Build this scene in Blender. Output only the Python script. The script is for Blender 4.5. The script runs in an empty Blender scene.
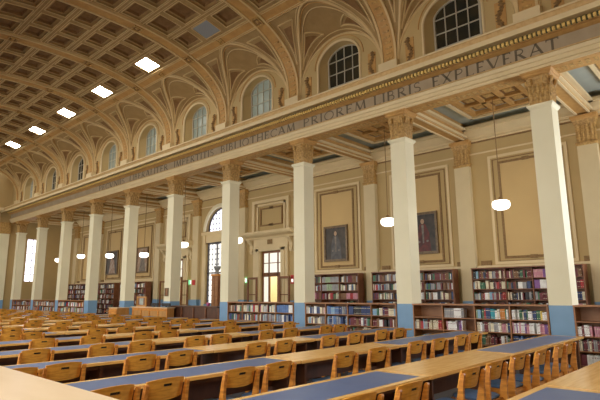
import bpy, math, random
from mathutils import Matrix, Vector
random.seed(7)
col = bpy.context.scene.collection
PI = math.pi

# ------------------------------------------------------------------ materials
def mat(name, c, rough=.6, c2=None, scale=6, stretch=(1, 1, 1), emit=None, es=0, spec=.5, bump=0, metal=0, detail=3, lo=.35, hi=.65):
    m = bpy.data.materials.new(name); m.use_nodes = True
    nt = m.node_tree; b = nt.nodes['Principled BSDF']
    b.inputs['Base Color'].default_value = (*c, 1); b.inputs['Roughness'].default_value = rough
    b.inputs['Specular IOR Level'].default_value = spec; b.inputs['Metallic'].default_value = metal
    if c2:
        tc = nt.nodes.new('ShaderNodeTexCoord'); mp = nt.nodes.new('ShaderNodeMapping'); mp.inputs['Scale'].default_value = stretch
        nz = nt.nodes.new('ShaderNodeTexNoise'); nz.inputs['Scale'].default_value = scale; nz.inputs['Detail'].default_value = detail
        r = nt.nodes.new('ShaderNodeValToRGB')
        r.color_ramp.elements[0].position = lo; r.color_ramp.elements[1].position = hi
        r.color_ramp.elements[0].color = (*c, 1); r.color_ramp.elements[1].color = (*c2, 1)
        nt.links.new(tc.outputs['Object'], mp.inputs[0]); nt.links.new(mp.outputs[0], nz.inputs[0])
        nt.links.new(nz.outputs[0], r.inputs[0]); nt.links.new(r.outputs[0], b.inputs['Base Color'])
        if bump:
            bp = nt.nodes.new('ShaderNodeBump'); bp.inputs['Strength'].default_value = bump; bp.inputs['Distance'].default_value = .02
            nt.links.new(nz.outputs[0], bp.inputs['Height']); nt.links.new(bp.outputs[0], b.inputs['Normal'])
    if emit:
        b.inputs['Emission Color'].default_value = (*emit, 1); b.inputs['Emission Strength'].default_value = es
    return m
M = {}
M['cream'] = mat('cream paint', (.76, .61, .36), .55, (.71, .57, .33), 1.3)
M['shaft'] = mat('column cream paint', (.85, .79, .57), .5, (.81, .75, .53), 1.1)
M['pilaster'] = mat('pilaster cream paint', (.70, .58, .35), .55, (.66, .54, .32), 1.1)
M['wall'] = mat('ochre wall paint', (.54, .39, .175), .7, (.50, .36, .16), .8)
M['panel'] = mat('wall panel paint', (.60, .42, .19), .7, (.63, .445, .20), 1.1)
M['fret'] = mat('brown painted moulding', (.30, .18, .07), .7, (.22, .13, .05), 14)
M['ochre2'] = mat('light ochre cornice paint', (.62, .41, .18), .6, (.54, .34, .13), 9)
M['gold'] = mat('gilded ochre plaster', (.60, .375, .125), .5, (.36, .205, .06), 16, bump=.5)
M['ochre'] = mat('ochre plaster', (.56, .32, .10), .65, (.47, .255, .078), 5)
M['vault'] = mat('vault tan plaster', (.40, .26, .105), .75, (.345, .22, .085), 3)
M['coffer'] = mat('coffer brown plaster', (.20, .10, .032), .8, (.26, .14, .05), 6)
M['lines'] = mat('vault cream moulding', (.68, .50, .25), .6, (.62, .45, .22), 3)
M['frieze'] = mat('frieze stone grey', (.40, .315, .21), .7, (.35, .27, .17), 2.5)
M['letters'] = mat('inscription bronze paint', (.13, .10, .06), .6)
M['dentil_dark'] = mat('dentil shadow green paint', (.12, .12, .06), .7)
M['dentil'] = mat('dentil gold', (.85, .60, .20), .45)
M['blue'] = mat('blue dado paint', (.215, .385, .60), .45, (.20, .36, .56), 3)
M['bluegrey'] = mat('blue grey ceiling paint', (.36, .39, .34), .7, (.40, .43, .37), 2)
M['black'] = mat('black metal and slot shade', (.015, .015, .018), .5)
M['carpet'] = mat('grey blue carpet', (.10, .11, .13), .95, (.15, .155, .17), 40)
M['oak'] = mat('honey oak', (.78, .33, .05), .48, (.54, .19, .025), 5, (1, 1, 7), bump=.08)
M['oakpanel'] = mat('honey oak back panel', (.90, .45, .07), .4, (.70, .30, .042), 5, (1.5, 1, 9), bump=.05)
M['tabletop'] = mat('pale oak table top', (.92, .56, .19), .24, (.80, .45, .13), 3, (.9, 9, 1), bump=.02)
M['darkwood'] = mat('dark brown wood', (.12, .042, .017), .45, (.075, .026, .011), 5, (1, 1, .4))
M['case'] = mat('red brown bookcase wood', (.42, .19, .07), .4, (.33, .135, .046), 4, (1, .6, 3))
M['caseback'] = mat('bookcase back board', (.30, .14, .06), .5, (.25, .11, .045), 4)
M['walnut'] = mat('dark bookcase wood', (.27, .10, .042), .45, (.19, .068, .028), 5)
M['lightwood'] = mat('light panelled wood', (.62, .32, .10), .4, (.52, .25, .07), 4, (2, 2, .5))
M['lino'] = mat('blue linoleum', (.09, .145, .31), .4, (.105, .165, .335), 3)
M['seat'] = mat('blue seat vinyl', (.12, .22, .42), .55, (.10, .19, .37), 9)
M['counter'] = mat('pale polished wood', (.86, .66, .44), .3, (.80, .60, .38), 2.5, (3, .5, 1))
M['whiteglass'] = mat('opal glass lit', (.9, .88, .82), .3, emit=(1, .96, .86), es=1.3)
M['skylight'] = mat('lit ceiling diffuser', (.9, .9, .9), .5, emit=(1, .97, .88), es=12)
M['unlit'] = mat('unlit ceiling diffuser', (.28, .30, .33), .4)
M['glassdark'] = mat('dark window pane', (.02, .022, .018), .2, (.05, .04, .02), 1.5)
M['glassgreen'] = mat('dull daylit window pane', (.24, .27, .22), .3, (.16, .18, .155), 1.2, emit=(.50, .54, .42), es=.06)
M['glassbright'] = mat('bright leaded pane', (.7, .7, .75), .3, (.6, .6, .66), 2, emit=(.88, .86, 1.0), es=.62)
M['glasswhite'] = mat('bright end window pane', (.7, .7, .75), .3, (.6, .6, .66), 2, emit=(.92, .88, 1.0), es=.9)
M['glasslow'] = mat('lower leaded pane', (.6, .6, .55), .3, (.5, .5, .45), 2, emit=(.95, .93, .86), es=.5)
M['lead'] = mat('glazing bar', (.09, .085, .10), .5)
M['barcream'] = mat('cream glazing bar', (.50, .46, .36), .5)
M['barwood'] = mat('door timber', (.26, .10, .035), .4, (.19, .065, .022), 5)
M['doorpane'] = mat('lit door pane', (.7, .7, .6), .25, emit=(.95, .93, .80), es=.25)
M['lobby'] = mat('lobby wall yellow cream', (.86, .80, .58), .7, (.82, .75, .52), 2)
M['green'] = mat('exit sign green', (.1, .6, .25), .4, emit=(.25, 1, .45), es=.35)
M['signwhite'] = mat('sign white lit', (.9, .95, .9), .4, emit=(.9, 1, .92), es=.5)
M['red'] = mat('sign red', (.62, .04, .04), .45)
M['frame'] = mat('picture frame dark gilt', (.11, .065, .025), .4, (.19, .12, .05), 12)
M['canvas'] = mat('dark painting ground', (.035, .028, .025), .5, (.065, .05, .04), 4)
M['robe'] = mat('painted dark robe', (.055, .055, .065), .5, (.10, .095, .10), 5)
M['robered'] = mat('painted red robe', (.14, .022, .02), .5, (.06, .015, .015), 5)
M['flesh'] = mat('painted face', (.42, .27, .17), .5)
M['pale'] = mat('painted pale cloth', (.22, .19, .16), .5, (.12, .10, .09), 6)
M['landscape'] = mat('painted pale scene', (.30, .17, .11), .5, (.42, .34, .27), 5)
M['metalgrey'] = mat('grey metal', (.32, .33, .33), .4)
M['pink'] = mat('pink plastic', (.55, .12, .30), .5)
M['paper'] = mat('printed paper', (.45, .50, .48), .6, (.25, .32, .33), 7)
M['vent'] = mat('brass vent grille', (.33, .22, .10), .5, (.20, .12, .05), 25)

# ------------------------------------------------------------------ mesh helper
class MB:
    def __init__(s): s.v = []; s.f = []; s.m = []
    def face(s, pts, mi=0):
        n = len(s.v); s.v += [tuple(p) for p in pts]; s.f.append(tuple(range(n, n + len(pts)))); s.m.append(mi)
    def box(s, x0, x1, y0, y1, z0, z1, mi=0):
        if x0 > x1: x0, x1 = x1, x0
        if y0 > y1: y0, y1 = y1, y0
        s.hexa([(x0, y0, z0), (x1, y0, z0), (x1, y1, z0), (x0, y1, z0), (x0, y0, z1), (x1, y0, z1), (x1, y1, z1), (x0, y1, z1)], mi)
    def hexa(s, p, mi=0):
        n = len(s.v); s.v += [tuple(q) for q in p]
        for f in ((0, 3, 2, 1), (4, 5, 6, 7), (0, 1, 5, 4), (1, 2, 6, 5), (2, 3, 7, 6), (3, 0, 4, 7)):
            s.f.append(tuple(n + i for i in f)); s.m.append(mi)
    def loft(s, rings, mi=0, closed=True, cap=False):
        n0 = len(s.v); k = len(rings[0])
        for r in rings: s.v += [tuple(p) for p in r]
        for i in range(len(rings) - 1):
            for j in range(k if closed else k - 1):
                a = n0 + i * k + j; b = n0 + i * k + (j + 1) % k
                s.f.append((a, b, b + k, a + k)); s.m.append(mi if not isinstance(mi, list) else mi[j])
        if cap:
            s.f.append(tuple(n0 + j for j in reversed(range(k)))); s.m.append(mi if not isinstance(mi, list) else mi[0])
            s.f.append(tuple(n0 + (len(rings) - 1) * k + j for j in range(k))); s.m.append(mi if not isinstance(mi, list) else mi[0])
    def tube(s, pts, r, mi=0, n=4, cap=True):
        pts = [Vector(p) for p in pts]; rings = []
        up = None
        for i, p in enumerate(pts):
            t = (pts[min(i + 1, len(pts) - 1)] - pts[max(i - 1, 0)])
            if t.length < 1e-9: t = Vector((0, 0, 1))
            t.normalize()
            if up is None: up = Vector((0, 0, 1)) if abs(t.z) < .9 else Vector((0, 1, 0))
            a = t.cross(up)
            if a.length < 1e-6: a = t.cross(Vector((1, .3, 0)))
            a.normalize(); b = t.cross(a).normalized(); up = -b if b.dot(up) < 0 else b
            rr = r[i] if isinstance(r, (list, tuple)) else r
            rings.append([p + (a * math.cos(2 * PI * (j + .5) / n) + b * math.sin(2 * PI * (j + .5) / n)) * rr for j in range(n)])
        s.loft(rings, mi, True, cap)
    def prof(s, pr, y0, y1, mi=0, cap=True):      # closed profile of (x, z) extruded along y
        s.loft([[(x, y0, z) for x, z in pr], [(x, y1, z) for x, z in pr]], mi, True, cap)
    def lathe(s, pr, c, n=16, mi=0):
        s.loft([[(c[0] + r * math.cos(2 * PI * j / n), c[1] + r * math.sin(2 * PI * j / n), c[2] + z) for j in range(n)] for r, z in pr], mi, True, True)
    def build(s, name, mats, parent=None, origin=(0, 0, 0), smooth=False):
        me = bpy.data.meshes.new(name)
        me.from_pydata([(a - origin[0], b - origin[1], c - origin[2]) for a, b, c in s.v], [], s.f)
        if not isinstance(mats, (list, tuple)): mats = [mats]
        for m in mats: me.materials.append(M[m] if isinstance(m, str) else m)
        for p, i in zip(me.polygons, s.m): p.material_index = i; p.use_smooth = smooth
        me.validate(); me.update()
        o = bpy.data.objects.new(name, me); col.objects.link(o)
        if parent is not None: o.parent = parent
        else: o.location = origin
        return o
def B(*boxes):
    m = MB()
    for b in boxes: m.box(*b)
    return m
def thing(name, label, cat, loc=(0, 0, 0), rz=0, group=None, kind=None):
    o = bpy.data.objects.new(name, None); col.objects.link(o); o.location = loc; o.rotation_euler = (0, 0, rz)
    o.empty_display_size = .1
    return tag(o, label, cat, group, kind)
def tag(o, label=None, cat=None, group=None, kind=None):
    if label: o['label'] = label
    if cat: o['category'] = cat
    if group: o['group'] = group
    if kind: o['kind'] = kind
    return o
def struct(name, mb, mats, parent=None, label=None):
    o = mb.build(name, mats, parent)
    if parent is None: o['kind'] = 'structure'; 
    if label: o['label'] = label
    return o
def dup(root, loc, rz, label, group=None, name=None):
    r = root.copy(); col.objects.link(r); r.location = loc; r.rotation_euler = (0, 0, rz); r['label'] = label
    if group: r['group'] = group
    for ch in list(root.children):
        c = ch.copy(); col.objects.link(c); c.parent = r
        for g in ch.children:
            d = g.copy(); col.objects.link(d); d.parent = c
    return r
ORD = ['first', 'second', 'third', 'fourth', 'fifth', 'sixth', 'seventh', 'eighth', 'ninth', 'tenth', 'eleventh', 'twelfth', 'thirteenth', 'fourteenth', 'fifteenth', 'sixteenth', 'seventeenth', 'eighteenth', 'nineteenth', 'twentieth', 'twenty-first', 'twenty-second', 'twenty-third', 'twenty-fourth', 'twenty-fifth']

# ------------------------------------------------------------------ camera
f_px, yaw, pitch, roll = 496.4575, .82118, .18442, -.00809
F = Vector((math.sin(yaw) * math.cos(pitch), math.cos(yaw) * math.cos(pitch), math.sin(pitch)))
R = Vector((math.cos(yaw), -math.sin(yaw), 0)); U = R.cross(F)
R2 = R * math.cos(roll) + U * math.sin(roll); U2 = U * math.cos(roll) - R * math.sin(roll)
CAM = Vector((-12.29, 0, 1.65))
cd = bpy.data.cameras.new('camera'); cam = bpy.data.objects.new('camera', cd); col.objects.link(cam)
cam.matrix_world = Matrix(((R2.x, U2.x, -F.x, CAM.x), (R2.y, U2.y, -F.y, CAM.y), (R2.z, U2.z, -F.z, CAM.z), (0, 0, 0, 1)))
cd.sensor_width = 36; cd.lens = f_px / 600 * 36; cd.clip_start = .05; cd.clip_end = 200
bpy.context.scene.camera = cam
def proj(x, y, z):
    p = Vector((x, y, z)) - CAM; d = p.dot(F)
    if d < .1: return (-9999, -9999)
    return (300 + f_px * p.dot(R2) / d, 200 - f_px * p.dot(U2) / d)

# ------------------------------------------------------------------ hall dimensions
Y0, S, W = 3.25, 4.0, .49
def Yk(k): return Y0 + W / 2 + S * k
YN, YE = -3.0, 41.0            # near end, far end
XW = 4.4                       # aisle back wall
XC = -5.62; A_, B_, Z0 = 5.45, 2.7, 8.5
def bz(dx):                    # vault height over offset from the axis
    t = min(1, abs(dx) / A_) ** 2.5
    return Z0 + B_ * (1 - t) ** .4
def bdx(z):
    t = min(1, max(0, (z - Z0) / B_)) ** 2.5
    return A_ * (1 - t) ** .4
def bn(dx):                    # inward (downward) normal in xz
    e = .01; a = bz(dx - e); b = bz(dx + e); tx, tz = 2 * e, b - a
    l = math.hypot(tx, tz); return (tz / l, -tx / l)
XWALL = XC + A_

# ------------------------------------------------------------------ floor and walls
struct('floor', B((-18, 5.2, -6, 42, -.15, 0)), 'carpet')
ML = ['wall', 'cream', 'panel', 'fret', 'blue', 'shaft']
KD = (3.5, 5.5)                 # bays with doors
KWIN = 4.5
DOORC = {3.5: 17.45, 5.5: 25.45}
w = MB()
def wallquad(y0, y1, z0, z1, mi=0): w.box(XW, XW + .3, y0, y1, z0, z1, mi)
edges = [YN]
def wall_bay(y0, y1, o0=None, o1=None, zt=None, zb=0):
    if o0 is None: wallquad(y0, y1, 0, 8.2)
    else:
        wallquad(y0, o0, 0, 8.2); wallquad(o1, y1, 0, 8.2); wallquad(o0, o1, zt, 8.2)
        if zb > 0: wallquad(o0, o1, 0, zb)
wall_bay(YN, Yk(3)); wall_bay(Yk(3), Yk(4), 16.68, 18.22, 3.66)
# window bay: arched opening
wc, wr = Yk(4.5) - .0, 1.25
wallquad(Yk(4), wc - wr, 0, 8.2); wallquad(wc + wr, Yk(5), 0, 8.2); wallquad(wc - wr, wc + wr, 0, 1.05); wallquad(wc - wr, wc + wr, 4.42, 4.98, 1)
NA = 20
arc = [(wc + wr * math.cos(PI * i / NA), 5.05 + wr * math.sin(PI * i / NA)) for i in range(NA + 1)]
for i in range(NA):
    (ya, za), (yb, zb_) = arc[i], arc[i + 1]
    w.hexa([(XW, yb, zb_), (XW, ya, za), (XW + .3, ya, za), (XW + .3, yb, zb_), (XW, yb, 8.2), (XW, ya, 8.2), (XW + .3, ya, 8.2), (XW + .3, yb, 8.2)], 0)
wall_bay(Yk(5), Yk(6), 24.68, 26.22, 3.66)
wall_bay(Yk(6), YE + .3)
# wall mouldings: cornice under the aisle ceiling, panels
w.prof([(XW, 6.86), (XW - .05, 6.86), (XW - .05, 6.92), (XW - .12, 6.94), (XW - .12, 7.02), (XW - .22, 7.10), (XW - .30, 7.22), (XW - .30, 7.30), (XW, 7.30)], YN, YE, 1)
w.box(XW - .06, XW, YN, YE, 6.82, 6.86, 3)
w.box(XW - .04, XW, YN, YE, 6.40, 6.45, 1)
def rectmould(y0, y1, z0, z1, t, d, mi):
    w.box(XW - d, XW, y0, y1, z0, z0 + t, mi); w.box(XW - d, XW, y0, y1, z1 - t, z1, mi)
    w.box(XW - d, XW, y0, y0 + t, z0 + t, z1 - t, mi); w.box(XW - d, XW, y1 - t, y1, z0 + t, z1 - t, mi)
for k in (-.5, .5, 1.5, 2.5, 6.5, 7.5, 8.5):
    c = Yk(k) - .15
    rectmould(c - 1.26, c + 1.26, 2.52, 6.24, .09, .05, 1)
    w.box(XW - .025, XW, c - 1.17, c + 1.17, 2.61, 6.15, 0)
    rectmould(c - 1.12, c + 1.12, 2.60, 6.10, .035, .04, 3)
    w.box(XW - .035, XW - .02, c - .86, c + .86, 2.78, 5.92, 2)
    rectmould(c - .93, c + .93, 2.70, 5.99, .075, .06, 3)
    for zz in (2.735, 5.955):                      # small key ornaments at top and bottom of the moulding
        w.box(XW - .09, XW - .05, c - .11, c + .11, zz - .055, zz + .055, 3)
    for sy in (-1, 1):
        w.box(XW - .07, XW, c + sy * 1.57 - .17, c + sy * 1.57 + .17, 2.50, 2.66, 3)   # vent grilles beside the pilasters
    w.box(XW - .10, XW, Yk(k) - 1.72, Yk(k) + 1.72, 2.42, 2.50, 1)
for a, b in ((Yk(3) + .3, 16.4), (18.5, Yk(4) - .3), (Yk(4) + .3, wc - wr - .2), (wc + wr + .2, Yk(5) - .3), (Yk(5) + .3, 24.4), (26.5, Yk(6) - .3)):
    w.box(XW - .015, XW, a, b, 0, 1.3, 4)
# arch surround of the big window
for (r0, r1, d, mi) in ((wr, wr + .2, .07, 5),):
    rg = []
    for i in range(NA + 1):
        a = PI * i / NA; c_, s_ = math.cos(a), math.sin(a)
        rg.append([(XW + .02, wc + r0 * c_, 5.05 + r0 * s_), (XW - d, wc + r0 * c_, 5.05 + r0 * s_), (XW - d, wc + r1 * c_, 5.05 + r1 * s_), (XW + .02, wc + r1 * c_, 5.05 + r1 * s_)])
    w.loft(rg, mi, True, True)
w.box(XW - .12, XW, wc - 1.55, wc + 1.55, 4.84, 5.0, 1)
w.box(XW - .06, XW, wc - 1.5, wc - wr, .0, 4.84, 1); w.box(XW - .06, XW, wc + wr, wc + 1.5, .0, 4.84, 1)
w.box(XW - .06, XW, wc - wr, wc + wr, .0, 1.08, 4)
struct('wall_right', w, ML)

def door_surround(cy):
    s = MB(); x = XW
    s.box(x - .12, x, cy - 1.2, cy - .77, 0, 3.9, 0); s.box(x - .12, x, cy + .77, cy + 1.2, 0, 3.9, 0); s.box(x - .12, x, cy - .77, cy + .77, 3.66, 3.9, 0)
    s.box(x - .16, x - .12, cy - 1.0, cy - .77, 0, 3.78, 0); s.box(x - .16, x - .12, cy + .77, cy + 1.0, 0, 3.78, 0); s.box(x - .16, x - .12, cy - 1.0, cy + 1.0, 3.66, 3.80, 0)
    s.box(x - .10, x, cy - 1.2, cy + 1.2, 3.9, 4.25, 0)
    s.box(x - .14, x - .10, cy - .16, cy + .16, 3.98, 4.2, 1)
    s.prof([(x, 4.25), (x - .16, 4.25), (x - .22, 4.34), (x - .44, 4.42), (x - .50, 4.50), (x - .50, 4.60), (x, 4.64)], cy - 1.74, cy + 1.74, 0)
    for sy in (-1, 1):                                     # scrolled corbels
        y = cy + sy * 1.38
        rg = []
        for t, (dx, z) in enumerate([(.05, 3.55), (.10, 3.62), (.12, 3.72), (.08, 3.82), (.10, 3.98), (.2, 4.1), (.3, 4.18), (.32, 4.25)]):
            rg.append([(x, y - .1, z), (x - dx, y - .1, z), (x - dx, y + .1, z), (x, y + .1, z)])
        s.loft(rg, 0, True, True)
    # upper blind panel
    s.box(x - .14, x, cy - 1.3, cy - 1.12, 4.64, 6.2, 0); s.box(x - .14, x, cy + 1.12, cy + 1.3, 4.64, 6.2, 0)
    s.box(x - .14, x, cy - 1.12, cy + 1.12, 6.05, 6.2, 0)
    s.box(x - .09, x, cy - 1.0, cy - .9, 4.64, 6.0, 0); s.box(x - .09, x, cy + .9, cy + 1.0, 4.64, 6.0, 0); s.box(x - .09, x, cy - 1.0, cy + 1.0, 5.9, 6.0, 0)
    t = .05
    for (a, b, c_, d) in ((-.78, .78, 5.74, 5.80), (-.78, .78, 4.90, 4.96), (-.78, -.72, 4.96, 5.74), (.72, .78, 4.96, 5.74), (-.12, .12, 5.72, 5.85), (-.12, .12, 4.88, 5.0)):
        s.box(x - .06, x, cy + a, cy + b, c_, d, 1)
    return s
for n, (k, cy) in enumerate(DOORC.items()):
    struct('trim_%d' % (n + 1), door_surround(cy), ['cream', 'fret'])
    # timber screen in the opening
    d = MB(); x0, x1 = XW + .12, XW + .2
    h = .77
    for a, b, c_, e in ((-h, -h + .09, 0, 3.66), (h - .09, h, 0, 3.66), (-h + .09, h - .09, 3.56, 3.66), (-h + .09, h - .09, 2.42, 2.62), (-.35, -.27, 0, 3.56), (.27, .35, 0, 3.56), (-h + .09, h - .09, 3.06, 3.10)):
        d.box(x0, x1, cy + a, cy + b, c_, e)
    dr = struct('door_%d' % (n + 1), d, 'barwood')
    g = MB(); g.box(x0 + .03, x0 + .045, cy - h + .09, cy + h - .09, 2.62, 3.56); g.build('transom_pane', 'doorpane', dr)
    for s_ in (-1, 1):
        g = B((x0 + .03, x0 + .045, cy + s_ * .35, cy + s_ * (h - .09), .95, 2.42), (x0 + .03, x0 + .045, cy + s_ * .35, cy + s_ * (h - .09), .05, .9))
        g.build('side_pane', 'doorpane', dr)
    for s_ in (1, -1):                                     # glazed leaves standing open into the room
        yy = cy + s_ * .74 + (s_ * .36)
        lf = MB(); x = XW - .25
        fx0, fx1 = x - .025, x + .025
        a, b = yy - .36, yy + .36
        for q in ((a, a + .10, 0, 2.4), (b - .10, b, 0, 2.4), (a + .10, b - .10, 2.3, 2.4), (a + .10, b - .10, 0, .5), (a + .10, b - .10, 1.02, 1.06), (a + .10, b - .10, 1.55, 1.59)):
            lf.box(fx0, fx1, *q)
        lo = lf.build('door_leaf', 'barwood', dr)
        B((x - .006, x + .006, a + .10, b - .10, .5, 2.3)).build('pane', 'doorpane', lo) if s_ > 9 else None
        B((x - .06, x - .025, b - .08 if s_ < 0 else a + .03, b - .04 if s_ < 0 else a + .07, 1.0, 1.25)).build('door_handle', 'gold', lo)
    # lobby behind the door
    L = MB(); a, b = cy - 1.5, cy + 1.5
    L.box(XW + 2.6, XW + 2.7, a, b, 0, 4); L.box(XW + .31, XW + 2.6, a - .1, a, 0, 4); L.box(XW + .31, XW + 2.6, b, b + .1, 0, 4); L.box(XW + .31, XW + 2.7, a - .1, b + .1, 4, 4.1); L.box(XW + .31, XW + 2.7, a - .1, b + .1, -.1, 0)
    struct('wall_lobby_%d' % (n + 1), L, 'lobby')
    ld = bpy.data.lights.new('lobby fill light', 'POINT'); ld.energy = 32; ld.color = (1, .96, .84); ld.shadow_soft_size = .3  # added point light without a fixture, brightens the lobby walls
    lo = bpy.data.objects.new('lobby_fill_light', ld); col.objects.link(lo); lo.location = (XW + 1.4, cy, 3.3)

# window in bay 4.5
wf = MB()
for y in [wc - wr + .04, wc - .42, wc + .42, wc + wr - .04]: wf.box(XW + .14, XW + .2, y - .04, y + .04, 1.05, 4.42)
for z in (1.09, 2.75, 4.38): wf.box(XW + .14, XW + .2, wc - wr, wc + wr, z - .04, z + .04)
wf.box(XW + .14, XW + .2, wc - wr, wc + wr, 4.98, 5.05)
wf.tube([(XW + .17, y, z) for y, z in [(wc + 1.2 * math.cos(PI * i / 24), 5.05 + 1.2 * math.sin(PI * i / 24)) for i in range(25)]], .05)
for i in range(9):
    y = wc - wr + wr * 2 * (i + .5) / 9
    hh = math.sqrt(max(0, wr ** 2 - (y - wc) ** 2))
    wf.box(XW + .155, XW + .175, y - .007, y + .007, 1.05, 4.4); wf.box(XW + .155, XW + .175, y - .007, y + .007, 5.0, 5.05 + hh)
zz = 1.25; r = 0
while zz < 6.3:
    if zz < 4.38 or zz > 5.1:
        hw = wr if zz < 5 else math.sqrt(max(0, wr ** 2 - (zz - 5.05) ** 2))
        wf.box(XW + .155, XW + .175, wc - hw, wc + hw, zz - .007, zz + .007)
        for i in range(9):
            y = wc - wr + wr * 2 * (i + .5) / 9
            if abs(y - wc) < hw - .05: wf.box(XW + .145, XW + .18, y - .032, y + .032, zz - .032, zz + .032)
    zz += .28
win1 = struct('window_1', wf, 'lead')
g = MB(); pts = [(XW + .19, wc + wr * math.cos(PI * i / NA), 5.05 + wr * math.sin(PI * i / NA)) for i in range(NA + 1)]
g.face(pts); g.build('arched_pane', 'glassbright', win1)
g = MB(); g.face([(XW + .19, wc - wr, 1.05), (XW + .19, wc + wr, 1.05), (XW + .19, wc + wr, 4.42), (XW + .19, wc - wr, 4.42)]); g.build('lower_pane', 'glasslow', win1)

# ------------------------------------------------------------------ end walls
e = MB()
e.box(-18, -.45, YE, YE + .3, 0, 11.6, 0); e.box(-.45, 1.2, YE, YE + .3, 0, 11.6, 0); e.box(2.1, XW, YE, YE + .3, 0, 8.2, 0); e.box(1.2, 2.1, YE, YE + .3, 0, 2.62, 0); e.box(1.2, 2.1, YE, YE + .3, 5.85, 8.2, 0)
e.box(-.78, -.14, YE - .16, YE, 1.3, 6.1, 2); e.box(-.78, -.14, YE - .16, YE, 0, 1.3, 4)
e.box(-.82, -.10, YE - .2, YE, 6.1, 6.95, 3)
e.prof([(-9, 0)] * 0 + [(0, 0)], 0, 0) if False else None
e.box(-10.8, -.86, YE - .2, YE, 6.95, 7.22, 1); e.box(-10.8, -.86, YE - .14, YE, 7.22, 7.6, 1); e.box(-10.8, -.86, YE - .84, YE, 7.72, 7.92, 1)
struct('wall_far', e, ['wall', 'cream', 'shaft', 'gold', 'blue'])
e = MB(); e.box(XWALL, 5.0, YN - .3, YN, 0, 8.2); e.box(-18, XWALL, YN - .3, YN, 0, 11.6)
struct('wall_near', e, 'wall')
wf = MB()
for x in (1.2, 1.62, 2.06): wf.box(x, x + .04, YE + .1, YE + .16, 2.62, 5.85)
for i in range(7): z = 2.62 + i * .53; wf.box(1.2, 2.1, YE + .1, YE + .16, z, z + .035)
w2 = struct('window_2', wf, 'lead')
g = MB(); g.face([(1.2, YE + .17, 2.62), (2.1, YE + .17, 2.62), (2.1, YE + .17, 5.85), (1.2, YE + .17, 5.85)]); g.build('pane', 'glasswhite', w2)

# near aisle window throwing daylight along the aisle (stands beyond the right edge of the photo)
wf = MB()
for y in (-1.9, -.9, .1, 1.06): wf.box(XW - .08, XW - .02, y, y + .05, 1.4, 6.0)
for i in range(8): wf.box(XW - .08, XW - .02, -1.9, 1.1, 1.4 + i * .65, 1.45 + i * .65)
w3 = struct('window_3', wf, 'lead')
g = MB(); g.face([(XW - .01, -1.9, 1.4), (XW - .01, 1.1, 1.4), (XW - .01, 1.1, 6.0), (XW - .01, -1.9, 6.0)]); g.build('pane', 'glassbright', w3)
al = bpy.data.lights.new('daylight through near window', 'AREA'); al.shape = 'RECTANGLE'; al.size = 4.4; al.size_y = 2.8; al.energy = 240; al.color = (.86, .93, 1.0)
ao = bpy.data.objects.new('window_daylight', al); col.objects.link(ao)
ao.location = (XW - .3, -.4, 3.7); ao.rotation_euler = Vector((-.75, .65, -.08)).to_track_quat('-Z', 'Y').to_euler()

# ------------------------------------------------------------------ aisle ceiling
c = MB()
c.box(-.0, XW + .3, YN, YE + .3, 7.52, 7.72, 1)
for k in range(-1, 10):
    y = Yk(k)
    c.box(.5, XW, y - .20, y + .20, 6.97, 7.52, 2)                    # beam
    for s_ in (-1, 1):
        c.box(.5, XW, y + s_ * .20, y + s_ * .27, 7.02, 7.10, 0); c.box(.5, XW, y + s_ * .20, y + s_ * .33, 7.24, 7.32, 0)
    c.box(.5, XW, y - .21, y - .15, 6.93, 6.97, 0); c.box(.5, XW, y + .15, y + .21, 6.93, 6.97, 0)
    if k == 9: continue
    y0, y1 = y + .2, y + S - .2
    # edge mouldings by architrave and wall
    c.box(.55, .68, y0, y1, 7.30, 7.42, 0); c.box(XW - .42, XW - .30, y0, y1, 7.24, 7.34, 0)
    # inner raised panel with small coffers
    a0, a1, b0, b1 = 1.35, 3.45, y0 + .6, y1 - .6
    t = .10
    for q in ((a0, a1, b0, b0 + t), (a0, a1, b1 - t, b1), (a0, a0 + t, b0, b1), (a1 - t, a1, b0, b1)): c.box(*q, 7.36, 7.52, 0)
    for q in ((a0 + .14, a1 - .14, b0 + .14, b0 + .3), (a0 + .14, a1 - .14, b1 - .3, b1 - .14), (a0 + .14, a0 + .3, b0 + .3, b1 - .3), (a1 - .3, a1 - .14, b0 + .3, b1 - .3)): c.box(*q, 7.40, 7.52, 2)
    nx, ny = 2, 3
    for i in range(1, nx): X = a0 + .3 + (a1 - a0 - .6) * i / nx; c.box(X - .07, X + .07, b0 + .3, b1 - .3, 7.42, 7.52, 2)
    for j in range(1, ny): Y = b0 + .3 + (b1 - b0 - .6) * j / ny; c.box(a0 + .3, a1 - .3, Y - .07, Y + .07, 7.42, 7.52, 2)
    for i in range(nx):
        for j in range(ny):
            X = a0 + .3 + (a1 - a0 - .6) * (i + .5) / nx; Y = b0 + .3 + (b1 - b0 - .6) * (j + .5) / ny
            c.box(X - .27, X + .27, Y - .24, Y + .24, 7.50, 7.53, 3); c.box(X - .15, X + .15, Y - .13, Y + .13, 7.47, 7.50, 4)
    for Y in (y + 1.35, y + 2.65): c.box(3.60, 3.82, Y - .13, Y + .13, 7.49, 7.53, 5)
struct('ceiling_aisle', c, ['cream', 'bluegrey', 'ochre', 'coffer', 'gold', 'black'])

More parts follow.
